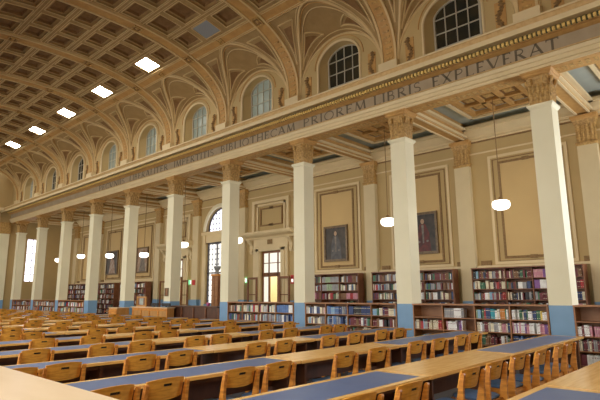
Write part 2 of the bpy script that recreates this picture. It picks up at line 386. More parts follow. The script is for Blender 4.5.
# ------------------------------------------------------------------ entablature
t = MB()
t.prof([(.52, 6.93), (-.10, 6.93), (-.10, 7.00), (-.14, 7.01), (-.14, 7.11), (-.18, 7.12), (-.20, 7.21), (-.12, 7.225), (-.12, 7.60), (.52, 7.60)], YN, YE, 0)
ent = struct('trim_3', t, 'cream')
t = MB(); t.prof([(-.12, 7.225), (-.215, 7.215), (-.215, 7.245), (-.12, 7.265)], YN, YE, 0); t.build('architrave_bead', 'ochre2', ent)
t = MB(); t.box(-.128, -.12, YN, YE, 7.265, 7.585); t.build('frieze', 'frieze', ent)
t = MB(); t.prof([(.3, 7.585), (-.15, 7.585), (-.20, 7.60), (-.24, 7.615), (-.26, 7.63), (-.34, 7.635), (-.36, 7.77), (.3, 7.77)], YN, YE, 0); t.build('bed_moulding', 'ochre', ent)
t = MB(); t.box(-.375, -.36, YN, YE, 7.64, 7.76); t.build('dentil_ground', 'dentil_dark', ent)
t = MB(); y = YN
n = 0
while y < YE - .2:
    t.box(-.44, -.37, y, y + .062, 7.637, 7.722); y += .107
dn = t.build('dentils', 'dentil', ent); dn['kind'] = 'stuff'
t = MB()
t.prof([(.3, 7.77), (-.42, 7.77), (-.74, 7.755), (-.76, 7.655), (-.80, 7.645), (-.80, 7.775), (.3, 7.79)], YN, YE, 0); t.build('corona', 'cream', ent)
t = MB(); t.prof([(.3, 7.79), (-.80, 7.775), (-.815, 7.79), (-.83, 7.86), (-.855, 7.88), (.3, 7.88)], YN, YE, 0); t.build('cyma', 'ochre2', ent)
t = MB(); t.box(-.87, .3, YN, YE, 7.88, 7.92); t.build('cornice_top', 'cream', ent)
t = MB(); t.box(-.06, .5, YN, YE, 6.922, 6.93); t.build('soffit', 'ochre', ent)
t = MB(); y = YN + .1
while y < YE:
    t.box(.10, .36, y, y + .10, 6.912, 6.922); y += .17
sf = t.build('soffit_blocks', 'gold', ent); sf['kind'] = 'stuff'
t = MB(); t.box(.49, .55, YN, YE, 6.95, 7.3); t.build('rear_moulding', 'ochre', ent)

# inscription
T, N_ = .185, .09
def arcp(cx, cy, rx, ry, a0, a1, n=10): return [(cx + rx * math.cos(math.radians(a0 + (a1 - a0) * i / n)), cy + ry * math.sin(math.radians(a0 + (a1 - a0) * i / n))) for i in range(n + 1)]
G = {
 'I': (.24, [([(.12, 0), (.12, 1)], T)]),
 'L': (.62, [([(.14, 0), (.14, 1)], T), ([(.1, .03), (.56, .03)], N_), ([(.56, 0), (.56, .16)], N_)]),
 'E': (.62, [([(.14, 0), (.14, 1)], T), ([(.1, .03), (.54, .03)], N_), ([(.1, .97), (.52, .97)], N_), ([(.14, .52), (.46, .52)], N_), ([(.54, 0), (.54, .15)], N_), ([(.52, .85), (.52, 1)], N_)]),
 'T': (.74, [([(.37, 0), (.37, 1)], T), ([(.04, .97), (.70, .97)], N_), ([(.04, .83), (.04, 1)], N_), ([(.70, .83), (.70, 1)], N_)]),
 'H': (.86, [([(.14, 0), (.14, 1)], T), ([(.72, 0), (.72, 1)], T), ([(.14, .52), (.72, .52)], N_)]),
 'M': (1.0, [([(.12, 0), (.2, 1)], N_), ([(.2, .98), (.5, .05)], T), ([(.5, .05), (.8, .98)], N_), ([(.8, 1), (.88, 0)], T)]),
 'N': (.86, [([(.14, 0), (.14, 1)], N_), ([(.14, .97), (.72, .04)], T), ([(.72, 0), (.72, 1)], N_)]),
 'A': (.88, [([(.08, 0), (.43, 1)], N_), ([(.43, 1), (.80, 0)], T), ([(.22, .36), (.66, .36)], N_)]),
 'V': (.84, [([(.06, 1), (.42, 0)], T), ([(.42, 0), (.78, 1)], N_)]),
 'X': (.80, [([(.08, 1), (.70, 0)], T), ([(.70, 1), (.08, 0)], N_)]),
 'P': (.66, [([(.14, 0), (.14, 1)], T), ([(.14, .97)] + arcp(.3, .735, .28, .235, 90, -90) + [(.14, .5)], .09)]),
 'R': (.76, [([(.14, 0), (.14, 1)], T), ([(.14, .97)] + arcp(.3, .745, .26, .225, 90, -90) + [(.14, .52)], .09), ([(.32, .52), (.70, .02)], T)]),
 'B': (.70, [([(.14, 0), (.14, 1)], T), ([(.14, .97)] + arcp(.3, .76, .22, .21, 90, -90) + [(.14, .55)], .09), ([(.14, .55)] + arcp(.32, .29, .27, .26, 90, -90) + [(.14, .03)], .09)]),
 'O': (.96, [(arcp(.48, .5, .40, .47, 0, 360, 20), .10)]),
 'C': (.80, [(arcp(.48, .5, .40, .47, 45, 315, 16), .10), ([(.76, .72), (.76, .90)], N_)]),
 'S': (.60, [(arcp(.30, .74, .20, .225, 30, 270, 10) + arcp(.30, .27, .22, .24, 90, -150, 10), .10)]),
}
def text_word(mb, word, yL, yR, zb, h):
    tot = sum(G[ch][0] for ch in word) + .12 * (len(word) - 1); sc = (yL - yR) / tot; x = 0
    for ch in word:
        wd, st = G[ch]
        for pts, th in st:
            for (ax, ay), (bx, by) in zip(pts[:-1], pts[1:]):
                dx, dy = bx - ax, by - ay; l = math.hypot(dx * sc, dy * h)
                if l < 1e-6: continue
                px, py = -dy * h / l * th * .5 * h, dx * sc / l * th * .5 * h
                q = []
                for X in (-.134, -.128):
                    for (u, v_, s_) in ((ax, ay, 1), (bx, by, 1), (bx, by, -1), (ax, ay, -1)):
                        q.append((X, yL - ((x + u) * sc + s_ * px), zb + v_ * h + s_ * py))
                mb.hexa(q)
        if ch in 'ILEHMNPRBTAVX':                 # serifs
            ends = {'I': [(.12, 0), (.12, 1)], 'L': [(.14, 0), (.14, 1)], 'E': [(.14, 0), (.14, 1)], 'H': [(.14, 0), (.14, 1), (.72, 0), (.72, 1)], 'M': [(.12, 0), (.88, 0)], 'N': [(.14, 0), (.72, 1)], 'P': [(.14, 0)], 'R': [(.14, 0)], 'B': [(.14, 0)], 'T': [(.37, 0)], 'A': [(.08, 0), (.80, 0)], 'V': [(.06, 1), (.78, 1)], 'X': [(.08, 1), (.7, 0), (.7, 1), (.08, 0)]}[ch]
            for u, v_ in ends:
                Y = yL - (x + u) * sc; Z = zb + v_ * h
                mb.box(-.134, -.128, Y - .12 * sc, Y + .12 * sc, Z - .008, Z + .008)
        x += wd + .12
t = MB()
for wd, a, b in (('EXPLEVERAT', 6.22, 2.90), ('LIBRIS', 8.20, 6.55), ('PRIOREM', 11.15, 8.46), ('BIBLIOTHECAM', 15.75, 11.52), ('IMPERTITIS', 19.15, 16.2), ('LIBERALITER', 23.2, 19.65), ('PECVNIIS', 26.6, 23.7)):
    text_word(t, wd, a, b, 7.272, .305)
t.build('inscription', 'letters', ent)

# ------------------------------------------------------------------ main vault
c = MB()     # 0 vault 1 coffer 2 lines 3 ochre 4 gold 5 wall 6 cream
def vp(dx, y, off=0):
    nx, nz = bn(dx); return (XC + dx + nx * off, y, bz(dx) + nz * off)
rows = [-3.67, -2.55, -1.42, -.47, .47, 1.42, 2.55, 3.67]
RIBW = .27
BAND = .20
ceil_lights = []
KS = list(range(-2, 10))
for k in KS:
    ya, yb = Yk(k) + RIBW, Yk(k + 1) - RIBW
    yb = min(yb, YE)
    if yb - ya < .5: continue
    n3 = 3 if yb - ya > 2 else 1
    for ri in range(7):
        r0, r1 = rows[ri], rows[ri + 1]
        if ri == 0: r0 += BAND
        if ri == 6: r1 -= BAND
        # longitudinal double rib between rows
        for j in range(n3):
            y0 = ya + (yb - ya) * j / n3; y1 = ya + (yb - ya) * (j + 1) / n3
            def ring(ins, off):
                a, b = r0 + ins, r1 - ins
                m_ = .5 * (a + b)
                return [vp(a, y0 + ins, off), vp(m_, y0 + ins, off), vp(b, y0 + ins, off), vp(b, y1 - ins, off), vp(m_, y1 - ins, off), vp(a, y1 - ins, off)]
            rg = [ring(0, .0), ring(.11, .0), ring(.11, .02), ring(.145, .02), ring(.145, -.06), ring(.235, -.06), ring(.27, -.15)]
            light = (ri == 6 - 0 and False)
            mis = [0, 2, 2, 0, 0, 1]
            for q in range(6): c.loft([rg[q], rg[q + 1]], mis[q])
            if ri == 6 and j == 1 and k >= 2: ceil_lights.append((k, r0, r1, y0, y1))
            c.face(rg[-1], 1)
            if not (ri == 6 and j == 1 and k >= 2):
                m_ = .5 * (r0 + r1); ym = .5 * (y0 + y1)
        if ri < 6:
            for o in (-.06, .06): c.tube([vp(rows[ri + 1] + o, ya), vp(rows[ri + 1] + o, yb)], .018, 2)
# transverse ribs
def arcdx(n=44):
    out = []
    for i in range(n + 1):
        z = 8.35 + (11.2 - 8.35) * math.sin(PI / 2 * i / n); out.append(z)
    return out
prof_pts = []
zs = [8.3 + 2.9 * math.sin(PI / 2 * i / 26) for i in range(27)]
rib = [(bdx(z) if z > 8.5 else A_, min(z, 11.1999)) for z in zs]
half = [(dx, z) for dx, z in rib]
full = [(d, z) for d, z in half] + [(-d, z) for d, z in reversed(half[:-1])]
def nrm(i):
    a = full[max(0, i - 1)]; b = full[min(len(full) - 1, i + 1)]
    tx, tz = b[0] - a[0], b[1] - a[1]; l = math.hypot(tx, tz); return (tz / l * 1.0, -tx / l) if False else (-tz / l, tx / l)
for k in range(-1, 10):
    y = Yk(k)
    def rp(i, yy, off):
        nx, nz = nrm(i); d, z = full[i]
        return (XC + d + nx * off, yy, z + nz * off)
    sgn = 1
    # check the normal points inward
    nx, nz = nrm(len(half) - 1)
    if nz > 0: sgn = -1
    rg = [[rp(i, y - RIBW, -.0 * sgn), rp(i, y - RIBW, .10 * sgn), rp(i, y - .2, .10 * sgn), rp(i, y - .2, .07 * sgn), rp(i, y + .2, .07 * sgn), rp(i, y + .2, .10 * sgn), rp(i, y + RIBW, .10 * sgn), rp(i, y + RIBW, 0)] for i in range(len(full))]
    c.loft(rg, [2, 2, 2, 3, 2, 2, 2, 2], True, True)
    # fret blocks on the ribs of the near haunch
    acc = 0
    for i in range(1, len(half) + 10):
        p, q = full[i - 1], full[i]
        L_ = math.hypot(q[0] - p[0], q[1] - p[1]); m_ = max(1, int(L_ / .13))
        for s_ in range(m_):
            f = (s_ + .5) / m_
            nx, nz = nrm(i); dx = p[0] + (q[0] - p[0]) * f; z = p[1] + (q[1] - p[1]) * f
            tx, tz = (q[0] - p[0]) / L_, (q[1] - p[1]) / L_
            o1, o2 = .07 * sgn, .092 * sgn; hl = .028
            def P(u, v_, o): return (XC + dx + tx * u + nx * o, y + v_, z + tz * u + nz * o)
            if z < 10.35: c.hexa([P(-hl, -.11, o1), P(hl, -.11, o1), P(hl, .11, o1), P(-hl, .11, o1), P(-hl, -.11, o2), P(hl, -.11, o2), P(hl, .11, o2), P(-hl, .11, o2)], 4)
    c.box(XWALL - .20, XWALL + .05, y - .32, y + .32, 7.92, 8.42, 6)
    # rosettes where ribs meet the bands
for k2 in range(-2, 20):
    kk = k2 / 2; y = Yk(kk)
    if y > YE - .3: continue
    for dx in ((3.67, -3.67, 1.42, -1.42) if k2 % 2 == 0 else (3.67,)):
        def P(u, v_, o): return vp(dx + u, y + v_, o)
        o = .10 if k2 % 2 == 0 else .05; a = .17 if k2 % 2 == 0 else .12
        c.loft([[P(-a, -a, o), P(a, -a, o), P(a, a, o), P(-a, a, o)], [P(-a, -a, o + .035), P(a, -a, o + .035), P(a, a, o + .035), P(-a, a, o + .035)], [P(-a + .04, -a + .04, o + .035), P(a - .04, -a + .04, o + .035), P(a - .04, a - .04, o + .035), P(-a + .04, a - .04, o + .035)], [P(-a + .05, -a + .05, o + .0), P(a - .05, -a + .05, o), P(a - .05, a - .05, o), P(-a + .05, a - .05, o)]], 4)
        c.face([P(-a + .05, -a + .05, o + .003), P(a - .05, -a + .05, o + .003), P(a - .05, a - .05, o + .003), P(-a + .05, a - .05, o + .003)], 1)
        c.tube([P(0, 0, o), P(0, 0, o + .04)], [.07, .03], 4, 8)
# longitudinal bands
for sg in (1, -1):
    d0, d1 = sg * (3.67 - BAND), sg * (3.67 + BAND)
    c.loft([[vp(d0, y), vp(d0, y, .05), vp(d1, y, .05), vp(d1, y)] for y in (YN, YE)], [2, 3, 2, 3], True)
    for o in (-BAND, -BAND * .7, BAND * .7, BAND): c.tube([vp(sg * 3.67 + o, YN, .055), vp(sg * 3.67 + o, YE, .055)], .02, 2)
# left haunch (plain, out of view) down to the left wall
lh = [-3.67 - BAND, -4.2, -4.6, -4.9, -5.15, -5.35, -5.45]
for a, b in zip(lh[:-1], lh[1:]): c.face([vp(a, YN), vp(b, YN), vp(b, YE), vp(a, YE)], 0)
c.face([(XC - A_, YN, 8.5), (XC - A_, YN, 7.0), (XC - A_, YE, 7.0), (XC - A_, YE, 8.5)], 5)
# right haunch: spandrels and lunettes
HW = 1.73; ZT = bz(3.67 + BAND)
def gy(z): return HW * math.sqrt(max(0, 1 - ((z - 8.4) / (ZT - 8.4)) ** 2))
def sp(side, ym, z, s_, off=0):          # spandrel surface point
    yr = 2.0 - RIBW + .0; yy = yr + (gy(z) - yr) * s_
    dx = bdx(z) if z > 8.5 else A_
    if off:
        nx, nz = bn(min(dx, 5.3)); return (XC + dx + nx * off, ym + side * yy, z + nz * off)
    return (XC + dx, ym + side * yy, z)
def lu(ym, y, v_, off=0):                # lunette surface point, v 0 at the wall, 1 at the groin
    q = math.sqrt(max(0, 1 - (y / HW) ** 2)); zw = 8.4 + HW * q; zg = 8.4 + (ZT - 8.4) * q
    xg = XC + (bdx(zg) if zg > 8.5 else A_)
    return (XWALL + (xg - XWALL) * v_, ym + y * (1 - .02 * off), zw + (zg - zw) * v_ - off)
for k in range(-1, 9):
    ym = Yk(k + .5)
    if ym + 2 > YE + .3: continue
    zl = [8.3] + [8.4 + (ZT - 8.4) * math.sin(PI / 2 * i / 16) for i in range(17)]
    for side in (-1, 1):
        c.loft([[sp(side, ym, max(z, 8.4) if z > 8.3 else 8.3, 0), sp(side, ym, max(z, 8.4), .5), sp(side, ym, max(z, 8.4), 1)] for z in zl], 0, False)
        # triangular sunk panel
        A1 = [(9.3, .0), (10.45, 0), (10.45, 1)]
        def tri(pts, fn, mi, n=8, r=.027, off=.02):
            for (z0, s0), (z1, s1) in zip(pts, pts[1:] + pts[:1]):
                c.tube([fn(z0 + (z1 - z0) * i / n, s0 + (s1 - s0) * i / n, off) for i in range(n + 1)], r, mi)
        fn = lambda z, s_, off: sp(side, ym, z, .12 + .72 * s_, off)
        tri([(9.55, .35), (10.53, .06), (10.53, .88)], fn, 2)
        fn2 = lambda z, s_, off: sp(side, ym, z, .3 + .42 * s_, off)
        pz = [fn2(9.9, .3, .012), fn2(10.44, .0, .012), fn2(10.44, .85, .012)]
        c.face(pz if side > 0 else pz[::-1], 1)
        # groin moulding
        gp = []
        for i in range(19):
            y = HW * math.cos(PI / 2 * i / 18) * side; gp.append(lu(ym, y, 1, .02))
        c.tube(gp, .05, 2, 6); 
        c.tube([lu(ym, p_, .93, .03) for p_ in [HW * math.cos(PI / 2 * i / 18) * side for i in range(19)]], .018, 3, 4)
        c.tube([sp(side, ym, 8.4 + (ZT - 8.4) * math.sin(PI / 2 * i / 18), .90, .02) for i in range(18)], .018, 2, 4)
        # lunette triangles
        def lt(ya_, va, yb_, vb, mi=2, r=.026, n=8):
            c.tube([lu(ym, side * (ya_ + (yb_ - ya_) * i / n), va + (vb - va) * i / n, .02) for i in range(n + 1)], r, mi)
        def lp(u, off=.02): return lu(ym, side * HW * math.cos(u[0]), u[1], off)
        TA, TB, TC = (.50, .50), (1.05, .72), (1.36, .20)
        for u0, u1 in ((TA, TB), (TB, TC), (TC, TA)):
            c.tube([lp((u0[0] + (u1[0] - u0[0]) * i / 8, u0[1] + (u1[1] - u0[1]) * i / 8)) for i in range(9)], .028, 2)
        def patch(fn_, A_3, B_3, C_3, flip, n=5, k_=.66):
            G_ = tuple((A_3[i] + B_3[i] + C_3[i]) / 3 for i in (0, 1))
            P3 = [tuple(G_[i] + (q_[i] - G_[i]) * k_ for i in (0, 1)) for q_ in (A_3, B_3, C_3)]
            def at(i, j): a_, b_ = i / n, j / n; return fn_(tuple(P3[0][t_] * (1 - a_ - b_) + P3[1][t_] * a_ + P3[2][t_] * b_ for t_ in (0, 1)))
            for i in range(n):
                for j in range(n - i):
                    f_ = [at(i, j), at(i + 1, j), at(i, j + 1)]; c.face(f_[::-1] if flip else f_, 1)
                    if i + j < n - 1:
                        f_ = [at(i + 1, j), at(i + 1, j + 1), at(i, j + 1)]; c.face(f_[::-1] if flip else f_, 1)
        patch(lambda u: lp(u, .014), TA, TB, TC, side > 0)
        c.tube([lu(ym, p_, .80, .02) for p_ in [HW * math.cos(PI / 2 * i / 18) * side for i in range(19)]], .022, 2, 4)
        ys = [HW * math.cos(PI * i / 32) for i in range(33)]
    for a, b in zip(ys[:-1], ys[1:]):
        for v0, v1 in ((0, .5), (.5, 1)): c.face([lu(ym, a, v0), lu(ym, a, v1), lu(ym, b, v1), lu(ym, b, v0)], 0)
    c.tube([lu(ym, y, 0, .03) for y in ys], .04, 2, 6); c.tube([lu(ym, y, .12, .03) for y in ys], .018, 2, 4)
struct('ceiling', c, ['vault', 'coffer', 'lines', 'ochre', 'gold', 'wall', 'cream'])
struct('ceiling_roof_deck', B((-12.5, .6, YN, YE + .3, 11.5, 11.7)), 'vault')

# clerestory wall with niches and windows
cw = MB()
def outer(ym):
    p = [(ym + 2.0, 7.9), (ym + 2.0, 8.4)] + [(ym + HW * math.cos(PI * i / 24), 8.4 + HW * math.sin(PI * i / 24)) for i in range(25)] + [(ym - 2.0, 8.4), (ym - 2.0, 7.9)]
    return p
def inner(ym, hw, zs_, rz_):
    p = [(ym + hw, 7.92), (ym + hw, 8.3)] + [(ym + hw * math.cos(PI * i / 24), zs_ + rz_ * math.sin(PI * i / 24)) for i in range(25)] + [(ym - hw, 8.3), (ym - hw, 7.92)]
    return p
for k in range(-1, 10):
    ym = Yk(k + .5)
    if ym > YE - 1.4: 
        cw.box(XWALL, XWALL + .3, ym - 2, YE, 7.9, 10.6); continue
    xo = XWALL
    O = outer(ym); I1 = inner(ym, .88, 9.15, .74); I2 = inner(ym, .68, 9.42, .42)
    cw.loft([[(xo, y, z) for y, z in O], [(xo, y, z) for y, z in I1]], 0, False)
    cw.loft([[(xo, y, z) for y, z in I1], [(xo + .38, y, z) for y, z in I2]], 0, False)
    cw.tube([(xo - .01, y, z) for y, z in I1[1:-1]], .045, 1, 6)
    cw.tube([(xo - .01, ym + 1.02 * math.cos(PI * i / 24), 9.15 + .90 * math.sin(PI * i / 24)) for i in range(25)], .018, 2, 4)
    cw.box(xo, xo + .38, ym - .95, ym + .95, 7.9, 8.0, 1)
    # back of the niche wall above the vault
    for s_ in (-1, 1):   # plaster garland drops either side of the niche
        yb = ym + s_ * 1.33
        for j in range(12):
            z = 8.0 + j * .085; rr = .05 + .05 * abs(math.sin(j * 1.1)); dy = .06 * math.sin(j * .8) * s_
            cw.tube([(xo - .005, yb + dy, z), (xo - .03, yb + dy, z + .05), (xo - .005, yb + dy, z + .1)], [.02, rr, .02], 3, 6)
        cw.box(xo - .02, xo, yb - .14, yb + .14, 7.9, 9.0, 2)
struct('wall_clerestory', cw, ['wall', 'cream', 'ochre', 'fret'])
wn = 4
for k in range(-1, 9):
    ym = Yk(k + .5); x = XWALL + .33
    m = MB()
    I2 = [(ym + .68 * math.cos(PI * i / 24), 9.42 + .42 * math.sin(PI * i / 24)) for i in range(25)]
    m.tube([(x, ym + .66, 7.95)] + [(x, y, z) for y, z in I2] + [(x, ym - .66, 7.95)], .035, 0, 4)
    for yy in (-.34, 0, .34): m.box(x - .015, x + .015, ym + yy - .013, ym + yy + .013, 7.95, 9.42 + .42 * math.sqrt(1 - (yy / .68) ** 2))
    for zz in (8.5, 8.95, 9.4): m.box(x - .015, x + .015, ym - .66, ym + .66, zz - .013, zz + .013)
    o = struct('window_%d' % wn, m, 'barcream'); wn += 1
    g = MB(); g.face([(x + .03, ym - .68, 7.95), (x + .03, ym + .68, 7.95)] + [(x + .03, y, z) for y, z in I2]); g.build('pane', 'glassdark' if k in (-1, 0, 1, 6, 7) else 'glassgreen', o)

# ------------------------------------------------------------------ columns
def leaf(mb, base, out, side, z0, h, wd, mi=0):
    """an acanthus leaf: out = outward dir, side = tangent"""
    rg = []
    for t, (o, ww) in enumerate([(.0, .7), (.01, 1), (.018, 1), (.03, .8), (.055, .45), (.045, .1)]):
        z = z0 + h * [0, .25, .55, .8, .97, .88][t]
        c_ = Vector(base) + Vector(out) * o; a = Vector(side) * wd * .5 * ww
        rg.append([tuple(c_ - a) [:2] + (z,), tuple(c_ + Vector(out) * .02)[:2] + (z,), tuple(c_ + a)[:2] + (z,), tuple(c_ - Vector(out) * .02)[:2] + (z,)])
    mb.loft(rg, mi, True, True)
def column_at(k, first):
    y = Yk(k); h = W / 2
    t = thing('column', LAB_COL[k], 'column', (h, y, 0), 0, 'square columns of the arcade')
    B((-h, h, -h, h, 1.32, 6.0)).build('shaft', 'shaft', t)
    p = B((-h - .004, h + .004, -h - .004, h + .004, 0, 1.32)).build('painted_base', 'blue', t); p['label'] = 'blue painted lower part'
    m = MB(); 
    m.loft([[(sx * q, sy * q, z) for sx, sy in ((-1, -1), (1, -1), (1, 1), (-1, 1))] for q, z in ((h, 5.98), (h + .02, 6.0), (h + .055, 6.05), (h + .055, 6.09), (h - .01, 6.10))], 0, True, True)
    m.build('neck_moulding', 'shaft', t)
    m = MB()
    m.loft([[(sx * q, sy * q, z) for sx, sy in ((-1, -1), (1, -1), (1, 1), (-1, 1))] for q, z in ((h - .01, 6.09), (h - .005, 6.5), (h + .0, 6.72), (h + .04, 6.80))], 0, True, True)
    for ax in range(4):
        o = [(-1, 0, 0), (1, 0, 0), (0, -1, 0), (0, 1, 0)][ax]; sd = [(0, 1, 0), (0, 1, 0), (1, 0, 0), (1, 0, 0)][ax]
        for i in range(4):
            u = (-.165 + .11 * i); b = Vector(o) * (h - .02) + Vector(sd) * u
            leaf(m, b, o, sd, 6.10, .27, .10)
        for i in range(5):
            u = (-.2 + .1 * i); b = Vector(o) * (h - .015) + Vector(sd) * u
            leaf(m, b, o, sd, 6.33, .27, .085)
        for s_ in (-1, 1):
            b = Vector(o) * (h + .02) + Vector(sd) * s_ * .17
            m.tube([tuple(b + Vector((0, 0, 6.58))), tuple(b + Vector(o) * .02 + Vector((0, 0, 6.66))), tuple(b + Vector(o) * .025 + Vector((0, 0, 6.75)))], [.03, .05, .045], 0, 6)
    m.build('capital', 'gold', t)
    m = MB()
    m.loft([[(sx * q, sy * q, z) for sx, sy in ((-1, -1), (1, -1), (1, 1), (-1, 1))] for q, z in ((h + .05, 6.79), (h + .09, 6.82), (h + .09, 6.86), (h + .12, 6.89), (h + .12, 6.93))], 0, True, True)
    m.build('abacus', 'ochre', t)
    return t
LAB_COL = {0: 'tall square cream column nearest the camera at right, bright daylight on its right side',
 1: 'second square cream column from the right, between the two fullest low bookcases',
 2: 'square cream column just left of the bay with the dark robed portrait',
 3: 'square cream column where the dark panelled counter meets the low bookcases',
 4: 'square cream column behind the issue counter carrying a small framed notice',
 5: 'square cream column at the far end of the light wood counter with the display board',
 6: 'square cream column with wide blue base standing left of the light wood counter',
 7: 'square cream column three from the far end, low bookcases at both sides',
 8: 'square cream column just right of the tall bright end window',
 9: 'farthest square cream column, just left of the tall bright end window'}
for k in range(10): column_at(k, k == 0)
# pilasters against the aisle wall
LAB_PIL = {0: 'flat cream pilaster on the aisle wall behind the nearest column at far right',
 1: 'flat cream pilaster left of the lamp lit blank wall panel, gilt capital',
 2: 'flat cream pilaster right of the dark robed portrait, gilt capital'}
def pil(k):
    y = Yk(k); x0, x1 = XW - .2, XW; h = .27
    t = thing('pilaster', LAB_PIL.get(k, 'flat cream pilaster on the aisle wall behind the %s column from the camera' % ORD[k]), 'pilaster', (x0, y, 0), 0, 'pilasters on the aisle wall')
    B((0, .2, -h, h, 1.32, 6.0)).build('shaft', 'pilaster', t)
    B((-.004, .2, -h - .004, h + .004, 0, 1.32)).build('painted_base', 'blue', t)
    m = MB(); m.loft([[(-q, -h - q, z), (-q, h + q, z), (.2, h + q, z), (.2, -h - q, z)] for q, z in ((0, 5.98), (.03, 6.03), (.03, 6.08), (-.01, 6.1), (0, 6.6), (.06, 6.78))], 0, True, True)
    for i in range(4):
        for z in (6.1, 6.34): leaf(m, Vector((.0, -.18 + .12 * i, 0)), (-1, 0, 0), (0, 1, 0), z, .27, .11)
    m.build('capital', 'gold', t)
    m = MB(); m.loft([[(-q, -h - q, z), (-q, h + q, z), (.2, h + q, z), (.2, -h - q, z)] for q, z in ((.06, 6.78), (.1, 6.84), (.1, 6.92))], 0, True, True); m.build('abacus', 'ochre', t)
for k in range(0, 10): pil(k)

# ------------------------------------------------------------------ ceiling lights
def where_light(i): return ['ceiling light panel nearest the camera, unlit and grey', 'bright square ceiling light panel, largest and highest of the lit row', 'bright square ceiling light panel, second of the lit row', 'bright square ceiling light panel, middle of the lit row of five', 'bright square ceiling light panel, fourth of the lit row', 'bright square ceiling light panel at the left edge of the photo', 'bright ceiling light panel beyond the left edge of the photo', 'bright ceiling light panel nearest the far wall'][i]
for i, (k, r0, r1, y0, y1) in enumerate(ceil_lights[:8]):
    a, b, y0, y1 = r0 + .12, r1 - .12, y0 + .13, y1 - .13; m_ = .5 * (a + b)
    t = thing('ceiling_light', where_light(i), 'ceiling light', (XC + m_, .5 * (y0 + y1), bz(m_)), 0, 'ceiling light panels')
    org = (XC + m_, .5 * (y0 + y1), bz(m_))
    m = MB()
    def rr(i_, o): return [vp(a + i_, y0 + i_, o), vp(b - i_, y0 + i_, o), vp(b - i_, y1 - i_, o), vp(a + i_, y1 - i_, o)]
    m.loft([rr(0, 0), rr(0, .05), rr(.03, .05), rr(.03, .0)], 0); m.build('frame', 'lines', t, org)
    m = MB(); m.face(rr(.03, .035)); m.build('diffuser', 'unlit' if i == 0 else 'skylight', t, org)

# ------------------------------------------------------------------ pendant lamps
lamp_k = {0.5: (5.45, 4.13, 'right of the second column, over the book filled bay'), 1.5: (9.35, 4.02, 'just left of the second column from the right'), 2.5: (13.5, 4.05, 'in the bay of the dark robed portrait'),
 3.5: (17.4, 4.0, 'half hidden by the column beside the doorway'), 4.5: (21.65, 4.1, 'left of the arched window'), 5.5: (25.5, 3.8, 'in front of the right hand distant picture'),
 6.5: (29.6, 3.98, 'in front of the left hand distant picture'), 7.5: (33.7, 4.17, 'second from the far end of the aisle'), 8.5: (37.4, 4.1, 'farthest in the aisle')}
def lamp(k, y, z, wh):
    x = 2.2
    t = thing('pendant_lamp', 'white opal pendant lamp ' + wh, 'lamp', (x, y, z), 0, 'pendant lamps along the aisle')
    m = MB(); m.tube([(0, 0, .2), (0, 0, 7.6 - z)], .014, 0, 6); m.build('cord', 'fret', t)
    m = MB(); m.lathe([(.02, .24), (.05, .23), (.07, .17), (.10, .14), (.10, .115)], (0, 0, 0), 20); m.build('fitting', 'fret', t, smooth=True)
    m = MB(); m.lathe([(.10, .125), (.19, .12), (.235, .09), (.25, .03), (.245, -.05), (.20, -.11), (.12, -.145), (.01, -.15)], (0, 0, 0), 24); m.build('globe', 'whiteglass', t, smooth=True)
    return t
for k, (y, z, wh) in lamp_k.items(): lamp(k, y, z, wh)

